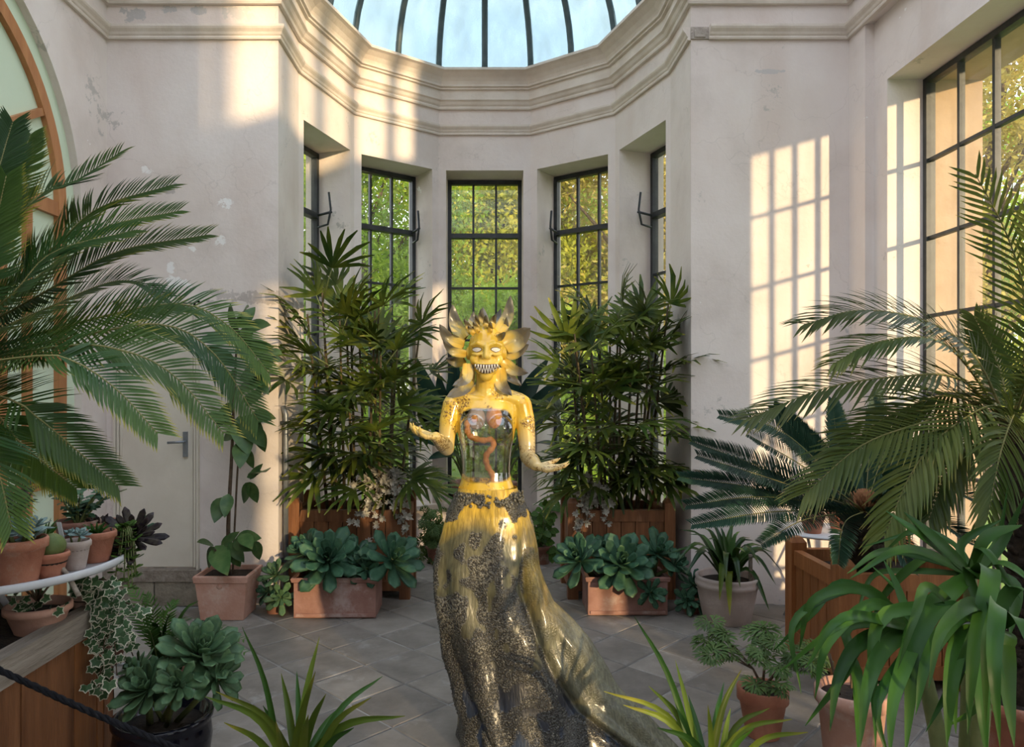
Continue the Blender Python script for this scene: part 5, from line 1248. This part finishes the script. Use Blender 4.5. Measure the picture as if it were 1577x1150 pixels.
# ---- trailing cream sedum in clay pots at the inner corners of the boxes
def cream_trailer(label, c, rt, h, tall, ex, mat):
    t = thing('potted_cream_sedum', label, 'succulent', c, 'cream trailing succulents on the box planters'); pot_round(t, c, rt, rt * .8, h, M[mat], .2, 24)
    top = V(c) + V((0, 0, h))
    for k in range(len(ex)):
        px, py, Y = ex[k]; e_ = at(px, py, Y); sp = spline([top, top + (e_ - top) * .35 + V((0, -.03, .08)), e_], 10); g = MB(); g.tube(sp, .003, 5); s_ = g.build('stem', M['bark'], t)
        for j in range(7):
            q = sp[3 + j] + V((u(-.035, .035), u(-.03, .02), u(-.03, .03))); a = u(0, 6.28); link('flower_cluster', SEDUM[j % 3], s_, frame_matrix(q, V((math.cos(a), -.3, math.sin(a))), V((u(-.4, .4), -1, .6)), u(.026, .042)))
cream_trailer('cream flowered succulent trailing from a tall clay pot in the left box', (-.74, 5.50, .585), .10, .25, 1, [(545, 750, 5.3), (560, 742, 5.3), (585, 738, 5.25), (605, 735, 5.25), (622, 742, 5.3), (628, 765, 5.2), (600, 752, 5.2), (575, 768, 5.15), (552, 800, 5.17), (570, 800, 5.17), (590, 790, 5.17), (632, 800, 5.17), (620, 810, 5.17), (545, 808, 5.17), (628, 830, 5.17), (572, 835, 5.17), (560, 780, 5.17), (612, 780, 5.17)], 'terra')
cream_trailer('silvery succulent trailing from a small clay pot on the right box corner', (.80, 5.43, .585), .075, .16, 1, [(900, 745, 5.3), (890, 765, 5.2), (895, 790, 5.17), (905, 805, 5.17), (890, 815, 5.17), (925, 780, 5.17), (940, 790, 5.17), (945, 772, 5.2), (930, 800, 5.17), (920, 755, 5.25), (895, 830, 5.17)], 'terrapale')

# ---- troughs of aeonium
def trough(label, x0, x1, y0, y1, h, ros, kind='aeonium', mat='troughclay'):
    t = thing('aeonium_trough', label, 'succulent', ((x0 + x1) / 2, (y0 + y1) / 2, 0), 'clay troughs of aeonium'); po = pot_square(t, x0, x1, y0, y1, h, M[mat], .95, .035)
    g = MB(); g.box(x0 + .03, x1 - .03, y0 + .000, y0 + .012, .015, .035); g.build('band', M[mat], po, False)
    for px, py, Y, ax, r_, n in ros:
        c = at(px, py, Y); rosette(t, c, ax, r_, n, kind, V((min(max(c.x, x0 + .08), x1 - .08), (y0 + y1) / 2, h - .04)))
trough('left clay trough overflowing with big blue-green aeonium rosettes', -1.30, -.72, 4.80, 5.12, .275,
       [(505, 862, 4.85, (.05, -.75, .55), .245, 30), (472, 850, 4.95, (-.4, -.5, .7), .19, 24), (545, 862, 4.93, (.2, -.6, .7), .19, 24), (604, 862, 4.92, (.45, -.6, .6), .235, 28), (490, 840, 5.05, (0, -.2, 1), .18, 20), (565, 875, 4.86, (.3, -.8, .3), .14, 16)])
trough('right clay trough overflowing with dark green aeonium rosettes', .69, 1.26, 4.86, 5.16, .265,
       [(893, 862, 4.95, (-.5, -.6, .6), .215, 26), (958, 868, 4.88, (.0, -.75, .55), .24, 30), (1012, 852, 4.98, (.3, -.6, .7), .20, 24), (1002, 912, 4.80, (.2, -.9, .2), .12, 18), (930, 850, 5.05, (0, -.3, 1), .17, 18), (1040, 870, 4.95, (.7, -.5, .4), .15, 18)])
def small_aeo(label, px, py, Y, ros):
    c = at(px, py, Y); t = thing('potted_aeonium', label, 'succulent', (c.x, c.y, 0)); pot_round(t, (c.x, c.y, 0), .075, .055, .12, M['darkterra'])
    for q in ros: rosette(t, at(*q[:3]), q[3], q[4], q[5], q[6], V((c.x, c.y, .10)))
small_aeo('small pale aeonium huddled at the left end of the left trough', 424, 920, 4.95, [(425, 885, 4.92, (-.2, -.6, .7), .13, 20, 'aeoniumpale'), (432, 920, 4.86, (.1, -.9, .3), .12, 18, 'aeoniumpale'), (412, 910, 4.9, (-.6, -.6, .4), .11, 16, 'aeonium')])
small_aeo('low dark aeonium between the right trough and the grey pot', 1066, 925, 4.95, [(1068, 900, 4.93, (.1, -.7, .6), .12, 18, 'aeonium'), (1058, 925, 4.88, (-.2, -.9, .3), .11, 16, 'aeonium'), (1075, 930, 4.9, (.4, -.8, .3), .10, 14, 'aeonium')])

# ---- grey limewashed pot with clivia
c = V((1.62, 4.78, 0)); t = thing('potted_clivia', 'dark strap-leaved clivia in a chalky grey round pot', 'potted plant', c)
g = MB(); g.lathe(c, [(.145, 0), (.152, .006), (.185, .17), (.196, .235), (.206, .240), (.206, .262), (.200, .268), (.204, .285), (.204, .300), (.194, .305), (.182, .295), (.175, .25)], 40); g.build('pot', M['greypot'], t)
g = MB(); g.lathe((c.x, c.y, .25), [(.16, 0), (.178, .01), (.004, .02)], 24); g.build('soil', M['soil'], t)
b0 = c + V((0, 0, .27))
for k, (ex, ey, Y) in enumerate([(1046, 815, 4.75), (1062, 822, 4.9), (1082, 812, 5.0), (1097, 808, 4.95), (1110, 812, 4.85), (1128, 806, 4.95), (1140, 818, 4.8), (1155, 828, 4.9), (1160, 832, 4.7), (1178, 842, 4.85), (1190, 850, 4.7), (1195, 900, 4.6), (1185, 940, 4.6), (1205, 880, 4.8), (1042, 865, 4.6), (1056, 885, 4.5), (1035, 850, 4.7), (1108, 925, 4.48), (1124, 948, 4.48), (1118, 890, 4.45), (1140, 905, 4.45), (1170, 870, 4.5), (1070, 850, 4.5), (1090, 830, 4.6), (1148, 850, 4.5)]):
    e_ = at(ex, ey, Y); m_ = b0.lerp(e_, .55) + V((0, 0, .10 if ey < 860 else .17)); p0 = b0 + V(((k % 5 - 2) * .02, (k % 3 - 1) * .02, 0)); strap(t, [p0, m_, e_], .050, M['clivia'] if k not in (17, 18) else M['cymb'], fold=.3)
g = MB(); g.box(1.735, 1.755, 4.68, 4.70, .27, .46); g.build('plant_label', M['greywood'], t, False)

# ---- pots on the middle window sill and leafy plants at its foot
def sill_plant(label, c, rt, h, mat, tips, w_):
    t = thing('potted_broad_leaf', label, 'potted plant', c, 'broad-leaved plants on the apse sill'); pot_round(t, c, rt, rt * .75, h, M[mat], .22, 28); b0 = V(c) + V((0, 0, h - .03))
    for px, py, Y in tips:
        e_ = at(px, py, Y); m_ = b0.lerp(e_, .45) + V((0, 0, .12)); k_ = b0.lerp(e_, .5) + V((0, 0, .10)); g = MB(); g.tube(spline([b0, b0.lerp(k_, .5) + V((0, 0, .05)), k_], 8), .007, 6); s_ = g.build('stem', M['stemgreen'], t)
        link('leaf', LEAF['bigleaf'], s_, frame_matrix(k_, e_ - k_, V((u(-.4, .4), -.8, .6)), (e_ - k_).length * 1.05))
sill_plant('dark broad-leaved plant in a pink clay pot left on the middle sill', (-.20, 7.22, .418), .145, .20, 'terrapale', [(640, 575, 6.6), (652, 612, 6.5), (668, 590, 6.8), (690, 560, 6.9), (700, 600, 6.7), (668, 640, 6.6), (695, 650, 6.6), (645, 655, 6.4), (715, 570, 6.9), (672, 690, 6.6), (700, 690, 6.7)], .1)
sill_plant('dark broad-leaved plant in a pink clay pot right on the middle sill', (.20, 7.22, .418), .125, .19, 'terrapale', [(800, 590, 6.8), (822, 560, 6.7), (842, 590, 6.5), (835, 625, 6.5), (812, 650, 6.6), (795, 620, 6.7), (848, 660, 6.4), (800, 690, 6.7), (780, 580, 6.9), (826, 690, 6.6)], .1)
def herb_plant(label, c, box, n, size, mesh, seed):
    t = thing('potted_herb', label, 'potted plant', c); pot_round(t, c, .10, .075, .16, M['darkterra']); b0 = V(c) + V((0, 0, .15)); x0, x1, y0, y1, Y = box; rs = random.Random(seed)
    for s_ in range(9):
        e_ = at(x0 + (x1 - x0) * rs.random(), y0 + (y1 - y0) * (s_ / 9), Y + rs.uniform(-.15, .15)); sp = spline([b0, b0.lerp(e_, .5) + V((0, 0, .05)), e_], 10); g = MB(); g.tube(sp, .004, 5); st_ = g.build('stem', M['stemgreen'], t)
        for j in range(n):
            q = sp[rs.randrange(3, 10)] + V((rs.uniform(-.06, .06), rs.uniform(-.06, .04), rs.uniform(-.05, .05))); a = rs.uniform(0, 6.28); link('leaf', mesh, st_, frame_matrix(q, V((math.cos(a), -.4, math.sin(a))), V((rs.uniform(-.4, .4), -.8, .7)), size * rs.uniform(.7, 1.2)))
herb_plant('bright feathery bush left of the sculpture under the middle window', (-.42, 6.35, 0), (645, 685, 785, 880, 6.3), 18, .07, GERA, 1)
herb_plant('bright round-leaved climber right of the sculpture under the middle window', (.50, 6.35, 0), (812, 866, 748, 870, 6.3), 13, .075, LEAF['herb'], 2)

# ---- orange timber box with the dark sago palm on the right
pb = wood_box('cycad_planter', 'orange pine box planter under the dark sago palm', 1.80, 2.52, 3.63, 4.28, .60, M['orangewood'], .09, .075, 6)
cc = V((2.10, 3.95, .87)); t = thing('dark_sago_palm', 'dark blue-green sago palm spreading over the orange box planter', 'palm', (2.10, 3.95, .53))
g = MB(); g.tube([(2.12, 3.97, .50), (2.11, 3.96, .70), cc], [.12, .12, .09], 14)
for k in range(40):
    a = k * 2.4; z = .54 + .3 * k / 40; d = V((math.cos(a), math.sin(a), .6)); g.obox(V((2.115, 3.965, z)) + V((d.x, d.y, 0)) * .10, d * .03, V((-d.y, d.x, 0)) * .02, V((0, 0, .014)))
g.build('trunk', M['darkbark'], t)
g = MB()
for k in range(90):
    a = k * 2.4; el = R(20 + 70 * k / 90); d = V((math.cos(a) * math.cos(el), math.sin(a) * math.cos(el), math.sin(el))); g.tube([cc, cc + d * .085, cc + d * .115 + V((0, 0, .012))], [.008, .008, .002], 4)
g.build('crown_fibre', M['fibre'], t)
for mid, tip, up in [((1210, 668, 3.85), (1108, 640, 3.75), (-.2, -.6, .75)), ((1180, 722, 3.85), (1066, 680, 3.8), (-.1, -.55, .8)), ((1190, 738, 3.7), (1074, 702, 3.6), (-.1, -.5, .85)), ((1170, 752, 3.9), (1048, 735, 3.9), (-.1, -.5, .85)), ((1180, 765, 3.75), (1058, 778, 3.65), (-.1, -.45, .9)), ((1190, 788, 3.65), (1066, 808, 3.5), (-.1, -.4, .9)), ((1240, 800, 3.55), (1172, 838, 3.35), (-.1, -.4, .9)), ((1250, 690, 4.1), (1192, 626, 4.2), (-.4, -.7, .5)), ((1292, 690, 4.2), (1282, 618, 4.35), (0, -.9, .4)),
                     ((1365, 690, 4.1), (1418, 622, 4.1), (.4, -.7, .5)), ((1420, 720, 3.8), (1525, 690, 3.5), (.2, -.5, .8)), ((1440, 752, 3.6), (1555, 795, 3.3), (.2, -.4, .9)), ((1420, 790, 3.5), (1498, 838, 3.25), (.2, -.4, .9)), ((1300, 806, 3.5), (1290, 868, 3.3), (0, -.3, .95)), ((1370, 810, 3.5), (1400, 880, 3.25), (.1, -.3, .95)), ((1240, 720, 3.6), (1150, 668, 3.4), (-.2, -.5, .8)), ((1340, 680, 4.3), (1350, 600, 4.5), (.1, -.9, .4)), ((1385, 740, 3.7), (1470, 745, 3.3), (.2, -.4, .9)), ((1400, 705, 4.1), (1480, 660, 3.9), (.2, -.6, .75))]:
    e_ = at(*tip); e_.x = min(e_.x, 2.62); frond(t, [cc, at(*mid), e_], V(up) + V((0, -.55, -.15)), 84, .112, .0125, [M['cycaddark'], M['rachis']], 60, 40, .35, .08, .12, .40, rr=.006, jit=.06)

# ---- slender date palm at the right edge
pc = V((2.17, 2.95, 1.40)); t = thing('date_palm', 'slender date palm with arching feathery fronds at the right edge', 'palm', (2.24, 3.0, 0))
pot_round(t, (2.24, 3.0, 0), .17, .12, .26, M['terra'])
g = MB(); g.tube(spline([(2.24, 3.0, .22), (2.26, 2.99, .7), (2.22, 2.97, 1.15), pc], 14), [.062, .058, .055, .055, .055, .055, .055, .055, .057, .06, .065, .07, .06, .03], 12)
for k in range(110):
    a = k * 2.4; f = k / 110; z = .3 + 1.08 * f; xx = 2.255 - .08 * max(0, f - .4); d = V((math.cos(a), math.sin(a), .9)); g.obox(V((xx, 2.985 - .02 * f, z)) + V((d.x, d.y, 0)) * .058, d.normalized() * .022, V((-d.y, d.x, 0)) * .013, V((0, 0, .010)))
g.build('trunk', M['darkbark'], t)
PF = [([(1499, 546, 2.9), (1422, 493, 2.85), (1323, 478, 2.8), (1238, 500, 2.75)], (-.2, -.6, .8), .21), ([(1480, 552, 2.8), (1422, 520, 2.75), (1340, 530, 2.7), (1284, 560, 2.65)], (-.2, -.5, .8), .19), ([(1480, 585, 2.7), (1384, 580, 2.65), (1270, 598, 2.6), (1152, 645, 2.55)], (-.1, -.5, .85), .21),
      ([(1515, 620, 2.7), (1422, 650, 2.6), (1327, 686, 2.55), (1240, 760, 2.5)], (-.2, -.6, .7), .22), ([(1530, 625, 2.65), (1460, 662, 2.55), (1405, 726, 2.5), (1362, 825, 2.5)], (-.4, -.6, .6), .2), ([(1575, 573, 2.75), (1578, 458, 2.6), (1550, 360, 2.55), (1502, 268, 2.5)], (-.6, -.8, .0), .20),
      ([(1590, 560, 2.6), (1610, 430, 2.5), (1590, 330, 2.45)], (-.3, -.9, .1), .2), ([(1540, 570, 3.05), (1500, 487, 3.1)], (-.4, -.8, .3), .15), ([(1600, 600, 2.7), (1660, 600, 2.5), (1700, 700, 2.3)], (.2, -.4, .9), .2), ([(1520, 650, 2.6), (1460, 720, 2.5), (1430, 800, 2.45)], (-.4, -.7, .5), .18), ([(1560, 640, 2.5), (1540, 700, 2.3), (1520, 800, 2.25)], (0, -.9, .3), .18),
      ([(1470, 610, 2.75), (1370, 640, 2.75), (1290, 700, 2.75)], (-.2, -.6, .7), .2), ([(1620, 560, 3.0), (1650, 480, 2.9)], (.3, -.6, .7), .18)]
for pi, (pl, up, ln) in enumerate(PF):
    pts = [pc + V((0, 0, -.02))] + [at(*q) for q in pl]
    for q in pts: q.x = min(q.x, 2.60)
    frond(t, pts, up, 30 if pi in (5, 6, 7) else 50, ln, .013, [M['phoenix'], M['rachis']], 52, 26, .12, .32, .18, .5, rr=.007, jit=.14)
g = MB()
for k in range(60):
    a = k * 2.4; d = V((math.cos(a), math.sin(a), 1.2)).normalized(); g.tube([pc + V((0, 0, -.12)), pc + V((0, 0, -.12)) + d * .10, pc + V((0, 0, -.10)) + d * .14], [.006, .005, .001], 4)
g.build('crown_fibre', M['bark'], t)

# ---- white bistro table with two pots in the right corner
t = thing('bistro_table', 'small white wire table in the corner behind the orange planter', 'table', (2.22, 4.72, 0))
g = MB(); g.lathe((2.22, 4.72, .60), [(.02, 0), (.27, 0), (.28, .006), (.28, .014), (.27, .018), (.01, .018)], 36); g.build('tabletop', M['white'], t)
for a in (45, 135, 225, 315):
    d = V((math.cos(R(a)), math.sin(R(a)), 0)); g = MB(); c = V((2.22, 4.72, 0)); g.tube([c + d * .22 + V((0, 0, .60)), c + d * .10 + V((0, 0, .34)), c + d * .24], .009, 7); g.build('leg', M['white'], t)
t, p = small_pot('potted_tuft', 'terracotta pot with a green tuft on the white corner table', 'potted plant', (2.12, 4.62, .618), .075, .13, 'terra', 'pots on the corner table'); grass(t, p, 20, .16, .010, 'strap', .9)
t, p = small_pot('potted_seedling', 'second terracotta pot on the white corner table nearer the window', 'potted plant', (2.33, 4.70, .618), .07, .12, 'terra', 'pots on the corner table'); bush(t, p, 30, .08, .14, 'tinygreen', .05, None, 5)
for k, (c, lb, mt) in enumerate([((2.83, 4.30, WZ0 + .025), 'terracotta pot on the right window sill nearest the corner', 'terra'), ((2.82, 3.72, WZ0 + .025), 'pink clay pot on the right window sill behind the date palm', 'terrapale')]):
    t, p = small_pot('sill_pot', lb, 'potted plant', c, .085, .15, mt, 'pots on the right window sill'); bush(t, p, 30, .07, .12, 'tinygreen', .06, None, 5)

# ---- geranium in a small terracotta pot
c = V((1.245, 3.2, 0)); t = thing('potted_geranium', 'cut-leaved geranium in a small terracotta pot on the flagstones', 'potted plant', c); pot_round(t, c, .105, .072, .215, M['terra'], .28, 30, lip=1.05)
b0 = V((c.x, c.y, .19)); forks = [((1160, 1030, 3.2), [(1092, 962, 3.25), (1110, 975, 3.2), (1098, 1005, 3.1), (1125, 1000, 3.15), (1085, 985, 3.3)]), ((1178, 1020, 3.15), [(1165, 975, 3.2), (1180, 968, 3.2), (1172, 1000, 3.1), (1190, 985, 3.1), (1160, 1010, 3.0)]), ((1195, 1035, 3.2), [(1215, 1012, 3.15), (1255, 998, 3.2), (1262, 1010, 3.15), (1245, 1025, 3.1), (1238, 1000, 3.25)]), ((1185, 1050, 3.1), [(1200, 1055, 3.0), (1165, 1055, 3.0), (1205, 1030, 3.05)])]
for f, tips in forks:
    q = at(*f); g = MB(); g.tube([b0, b0.lerp(q, .5) + V((0, 0, .01)), q], [.008, .006, .005], 7); g.build('stem', M['bark'], t)
    for tp in tips:
        e_ = at(*tp); g = MB(); g.tube([q, q.lerp(e_, .5) + V((0, 0, .01)), e_], [.004, .003, .002], 6); s_ = g.build('stem', M['bark'], t)
        for j in range(4):
            a = j * 1.6 + u(-.3, .3); link('leaf', GERA, s_, frame_matrix(e_ + V((u(-.02, .02), u(-.02, .02), u(-.02, .02))), V((math.cos(a), math.sin(a) * .7 - .2, u(-.35, .25))), V((0, -.5, 1)), u(.06, .085)))

# ---- weathered pot and the arching strap-leaved plant in the right foreground
c = V((1.53, 2.98, 0)); t = thing('weathered_pot', 'tall chalky terracotta pot with bare stalks half hidden by strap leaves', 'pot', c)
pot_round(t, c, .135, .105, .30, M['terrapale'], .2, 32)
for k in range(6):
    a = k * 1.1; g = MB(); b0 = c + V((.05 * math.cos(a), .05 * math.sin(a), .26)); g.tube([b0, b0 + V((.05 * math.cos(a), .05 * math.sin(a), .10 + .03 * k))], [.006, .004], 6); g.build('stalk', M['bark'], t)
t = thing('strap_leaf_plant', 'large arching strap-leaved plant in the right foreground', 'potted plant', (1.33, 1.95, 0)); pot_round(t, (1.33, 1.97, 0), .17, .12, .30, M['darkterra'])
S1, S2, S3 = at(1495, 885, 1.9), at(1404, 968, 1.85), at(1522, 968, 1.75)
pb0 = V((1.33, 1.97, .27))
for s_ in (S1, S2, S3):
    g = MB(); g.tube(spline([pb0 + (s_ - pb0) * .02 + V(((s_.x - 1.33) * .3, 0, 0)), pb0.lerp(s_, .5) + V((0, 0, -.02)), s_ + V((0, 0, .02))], 10), [.024, .024, .023, .023, .022, .021, .02, .019, .017, .014], 9); g.build('stem', M['stemgreen'], t)
CL = [(S1, [(1397, 845, 1.85), (1309, 890, 1.8)], .035), (S1, [(1440, 830, 1.9), (1392, 788, 1.95)], .05), (S1, [(1448, 925, 1.75), (1412, 992, 1.65), (1394, 1165, 1.55)], .066), (S1, [(1517, 828, 1.9), (1574, 808, 1.95)], .045), (S1, [(1545, 868, 1.8), (1600, 905, 1.7)], .045), (S1, [(1560, 900, 1.8), (1555, 980, 1.7)], .05), (S1, [(1540, 840, 2.0), (1580, 760, 2.0)], .04), (S1, [(1525, 880, 1.7), (1500, 1000, 1.55), (1490, 1130, 1.5)], .06), (S1, [(1430, 860, 2.05), (1370, 905, 2.1), (1340, 960, 2.1)], .04), (S1, [(1470, 840, 2.1), (1410, 815, 2.2), (1360, 850, 2.25)], .04),
      (S2, [(1329, 908, 1.85), (1252, 925, 1.85), (1231, 1000, 1.85)], .042), (S2, [(1345, 930, 1.8), (1275, 990, 1.75), (1255, 1075, 1.72)], .042), (S2, [(1330, 985, 1.75), (1292, 1040, 1.7), (1278, 1125, 1.65)], .05), (S2, [(1360, 1000, 1.7), (1335, 1060, 1.6), (1325, 1150, 1.55)], .055), (S2, [(1340, 950, 2.0), (1280, 960, 2.05), (1250, 1010, 2.05)], .036), (S2, [(1400, 1000, 1.65), (1375, 1080, 1.55), (1370, 1170, 1.5)], .055), (S2, [(1450, 930, 1.85), (1500, 960, 1.8)], .04), (S2, [(1380, 900, 2.0), (1360, 860, 2.1)], .036), (S2, [(1300, 950, 1.65), (1240, 1030, 1.62)], .04),
      (S3, [(1480, 985, 1.65), (1464, 1050, 1.58), (1458, 1150, 1.55)], .06), (S3, [(1515, 1000, 1.6), (1512, 1080, 1.52), (1520, 1170, 1.5)], .06), (S3, [(1545, 990, 1.62), (1552, 1070, 1.55), (1562, 1150, 1.5)], .06), (S3, [(1565, 950, 1.6), (1600, 1030, 1.5)], .055), (S3, [(1480, 945, 1.7), (1430, 1010, 1.6), (1410, 1100, 1.55)], .052), (S3, [(1560, 905, 1.75), (1600, 920, 1.65)], .05), (S3, [(1500, 930, 1.6), (1450, 970, 1.5), (1430, 1060, 1.45)], .05), (S3, [(1535, 930, 1.55), (1530, 1020, 1.42), (1540, 1150, 1.4)], .055)]
for s_, pl, w_ in CL:
    pts = [s_] + [at(*q) for q in pl]; d = pts[-1] - pts[0]; strap(t, pts, w_ * .72, M['strap'], V((d.x * .8, -.75, .55)), .22, n=18)
    k2 = [pts[0] + V((u(-.02, .02), u(0, .06), u(-.02, .02)))] + [q + V((u(-.05, .05), u(.0, .12), u(-.05, .03))) for q in pts[1:]]
    strap(t, k2, w_ * .55, M['strap'], V((d.x * .8, -.75, .55)), .22, n=18)

# ---- yellow-green strap leaves rising from the bottom edge
def cymb(label, bx_, by_, Y, tips, w_=.032):
    b0 = at(bx_, by_, Y); t = thing('potted_orchid_leaves', label, 'potted plant', (b0.x, b0.y, 0), 'strap-leaved pots along the front'); pot_round(t, (b0.x, b0.y, 0), .11, .08, b0.z + .03, M['terra'])
    for k, (tx, ty, dY, bend) in enumerate(tips):
        e_ = at(tx, ty, Y + dY); p0 = b0 + V(((k % 4 - 1.5) * .018, (k % 3 - 1) * .018, 0)); m_ = p0.lerp(e_, .55) + V((-(e_.x - p0.x) * bend, 0, .02 + abs(e_.x - p0.x) * .12)); d = e_ - p0
        strap(t, [p0, m_, e_], w_ * u(.8, 1.1), M['cymb'] if k % 3 else M['strap'], V((d.x, -.9, .3)), .35, n=12)
cymb('clump of yellow-green strap leaves at the bottom left of centre', 455, 1215, 2.2, [(373, 965, .1, .1), (492, 980, .1, .1), (433, 1036, .2, .0), (457, 1033, .15, 0), (486, 1033, -.1, 0), (502, 1068, -.2, .0), (589, 1041, .2, .1), (572, 1073, .0, .1), (624, 1102, .0, .1), (526, 1086, .2, 0), (316, 1072, .0, .15), (332, 1064, -.1, .15), (405, 1086, .2, .1), (345, 1112, -.2, .1), (475, 1100, -.25, 0), (545, 1120, -.2, 0), (425, 1110, -.2, 0)], .026)
cymb('clump of yellow-green strap leaves at the bottom right of centre', 1095, 1215, 2.25, [(977, 949, .15, .1), (999, 1056, .1, .1), (930, 1064, .1, .15), (1012, 1120, -.1, .1), (1040, 1016, .2, .05), (1142, 1030, .1, .1), (1162, 1120, -.1, .1), (1244, 1127, .0, .1), (1220, 1107, .1, .1), (1060, 1070, .2, 0), (1090, 1085, -.1, 0), (1125, 1090, .1, 0), (1115, 1050, .25, 0), (1185, 1090, .2, .1), (960, 1085, .0, .1)], .024)

# ================================================================== GARDEN OUTSIDE
def leaf_cloud(n, centres, radii, size):
    k = np.random.randint(0, len(centres), n); c = np.array(centres)[k] + np.random.randn(n, 3) * np.array(radii)[k][:, None]
    a = np.random.randn(n, 3); a /= np.linalg.norm(a, axis=1)[:, None]; b_ = np.cross(a, np.random.randn(n, 3)); b_ /= np.linalg.norm(b_, axis=1)[:, None]
    s_ = size * np.random.uniform(.6, 1.3, (n, 1)); vs = np.stack([c - a * s_, c - b_ * s_ * .45, c + a * s_, c + b_ * s_ * .45], 1).reshape(-1, 3)
    return vs
def tree(name, label, x, y, h, rx, mat, n, size=.09, z0=.15, grp='garden trees beyond the windows', cat='tree', cl=60):
    t = thing(name, label, cat, (x, y, -.34), grp); rs = random.Random(int(x * 31 + y * 7)); g = MB()
    top = V((x, y, h * .7)); g.tube(spline([(x, y, -.36), (x + .1, y, h * .35), top], 8), [.16, .15, .13, .12, .1, .08, .06, .03], 8); tr_ = g.build('trunk', M['bark'], t)
    cs = []; rd = []
    for k in range(cl):
        a = rs.uniform(0, 6.28); f = rs.random() ** .6; zz_ = h * (z0 + (1 - z0) * rs.random()); sh = math.sqrt(max(.05, 1 - ((zz_ / h - (z0 + 1) / 2) / ((1 - z0) / 2 + .02)) ** 2)); r_ = rx * f * sh
        cs.append((x + r_ * math.cos(a), y + r_ * math.sin(a) * .8, zz_)); rd.append(rs.uniform(.16, .38) * rx / 2)
    for k in range(0, cl, 4):
        g = MB(); c = V(cs[k]); b0 = V((x, y, max(.1, c.z * .65))); g.tube([b0, b0.lerp(c, .5) + V((0, 0, .1)), c], [.05, .035, .012], 5); g.build('branch', M['bark'], t)
    vs = leaf_cloud(n, cs, rd, size); nn = len(vs) // 4; me = bpy.data.meshes.new('foliage'); me.vertices.add(len(vs)); me.vertices.foreach_set('co', vs.astype(np.float32).ravel())
    me.loops.add(nn * 4); me.loops.foreach_set('vertex_index', np.arange(nn * 4, dtype=np.int32)); me.polygons.add(nn); me.polygons.foreach_set('loop_start', np.arange(0, nn * 4, 4, dtype=np.int32))
    try: me.polygons.foreach_set('loop_total', np.full(nn, 4, dtype=np.int32))
    except Exception: pass
    me.update(calc_edges=True); me.materials.append(M[mat]); uvl = me.uv_layers.new(name='UVMap'); uvl.data.foreach_set('uv', np.repeat(np.random.uniform(.1, .9, nn), 8).astype(np.float32))
    o = link('foliage', me, t); o['kind'] = 'stuff'
    return t
tree('garden_tree', 'green leafy tree seen through the window left of the middle', -2.3, 13.2, 6.4, 2.3, 'treeC', 52000, .052)
tree('garden_tree', 'yellow-green tree seen through the middle window', .3, 14.2, 6.6, 2.2, 'treeA', 52000, .055)
tree('garden_tree', 'olive tree seen through the window right of the middle', 2.9, 13.4, 6.3, 2.2, 'treeB', 52000, .052)
tree('garden_tree', 'large tree far behind at the left of the garden', -5.2, 18.5, 7.4, 3.6, 'treeA', 34000, .09)
tree('garden_tree', 'large tree far behind at the middle of the garden', .6, 21, 8.0, 4.0, 'treeC', 36000, .09)
tree('garden_tree', 'large tree far behind at the right of the garden', 6.2, 19, 7.6, 3.6, 'treeB', 34000, .09)
tree('garden_shrub', 'bright green shrub low behind the window left of the middle', -1.5, 10.2, 2.6, 1.2, 'treeC', 22000, .045, .02, 'garden shrubs below the windows', 'shrub', 40)
tree('garden_shrub', 'bright green shrub low behind the middle window', .5, 10.6, 3.0, 1.2, 'treeC', 24000, .045, .02, 'garden shrubs below the windows', 'shrub', 40)
tree('garden_shrub', 'bright shrub low behind the window right of the middle', 2.2, 10.0, 2.2, 1.2, 'treeC', 22000, .045, .02, 'garden shrubs below the windows', 'shrub', 40)
tree('garden_tree', 'loose autumn-tinted tree beyond the right wall window', 9.0, 12.8, 8.5, 2.4, 'treeB', 22000, .06, .35)
tree('garden_tree', 'green tree on the far lawn beyond the right wall window', 14.5, 20, 9.5, 3.4, 'treeC', 20000, .09, .25)
tree('garden_shrub', 'rounded shrub on the lawn beyond the right wall window', 11.5, 16.5, 2.4, 1.8, 'treeA', 9000, .09, .02, 'garden shrubs below the windows', 'shrub', 40)
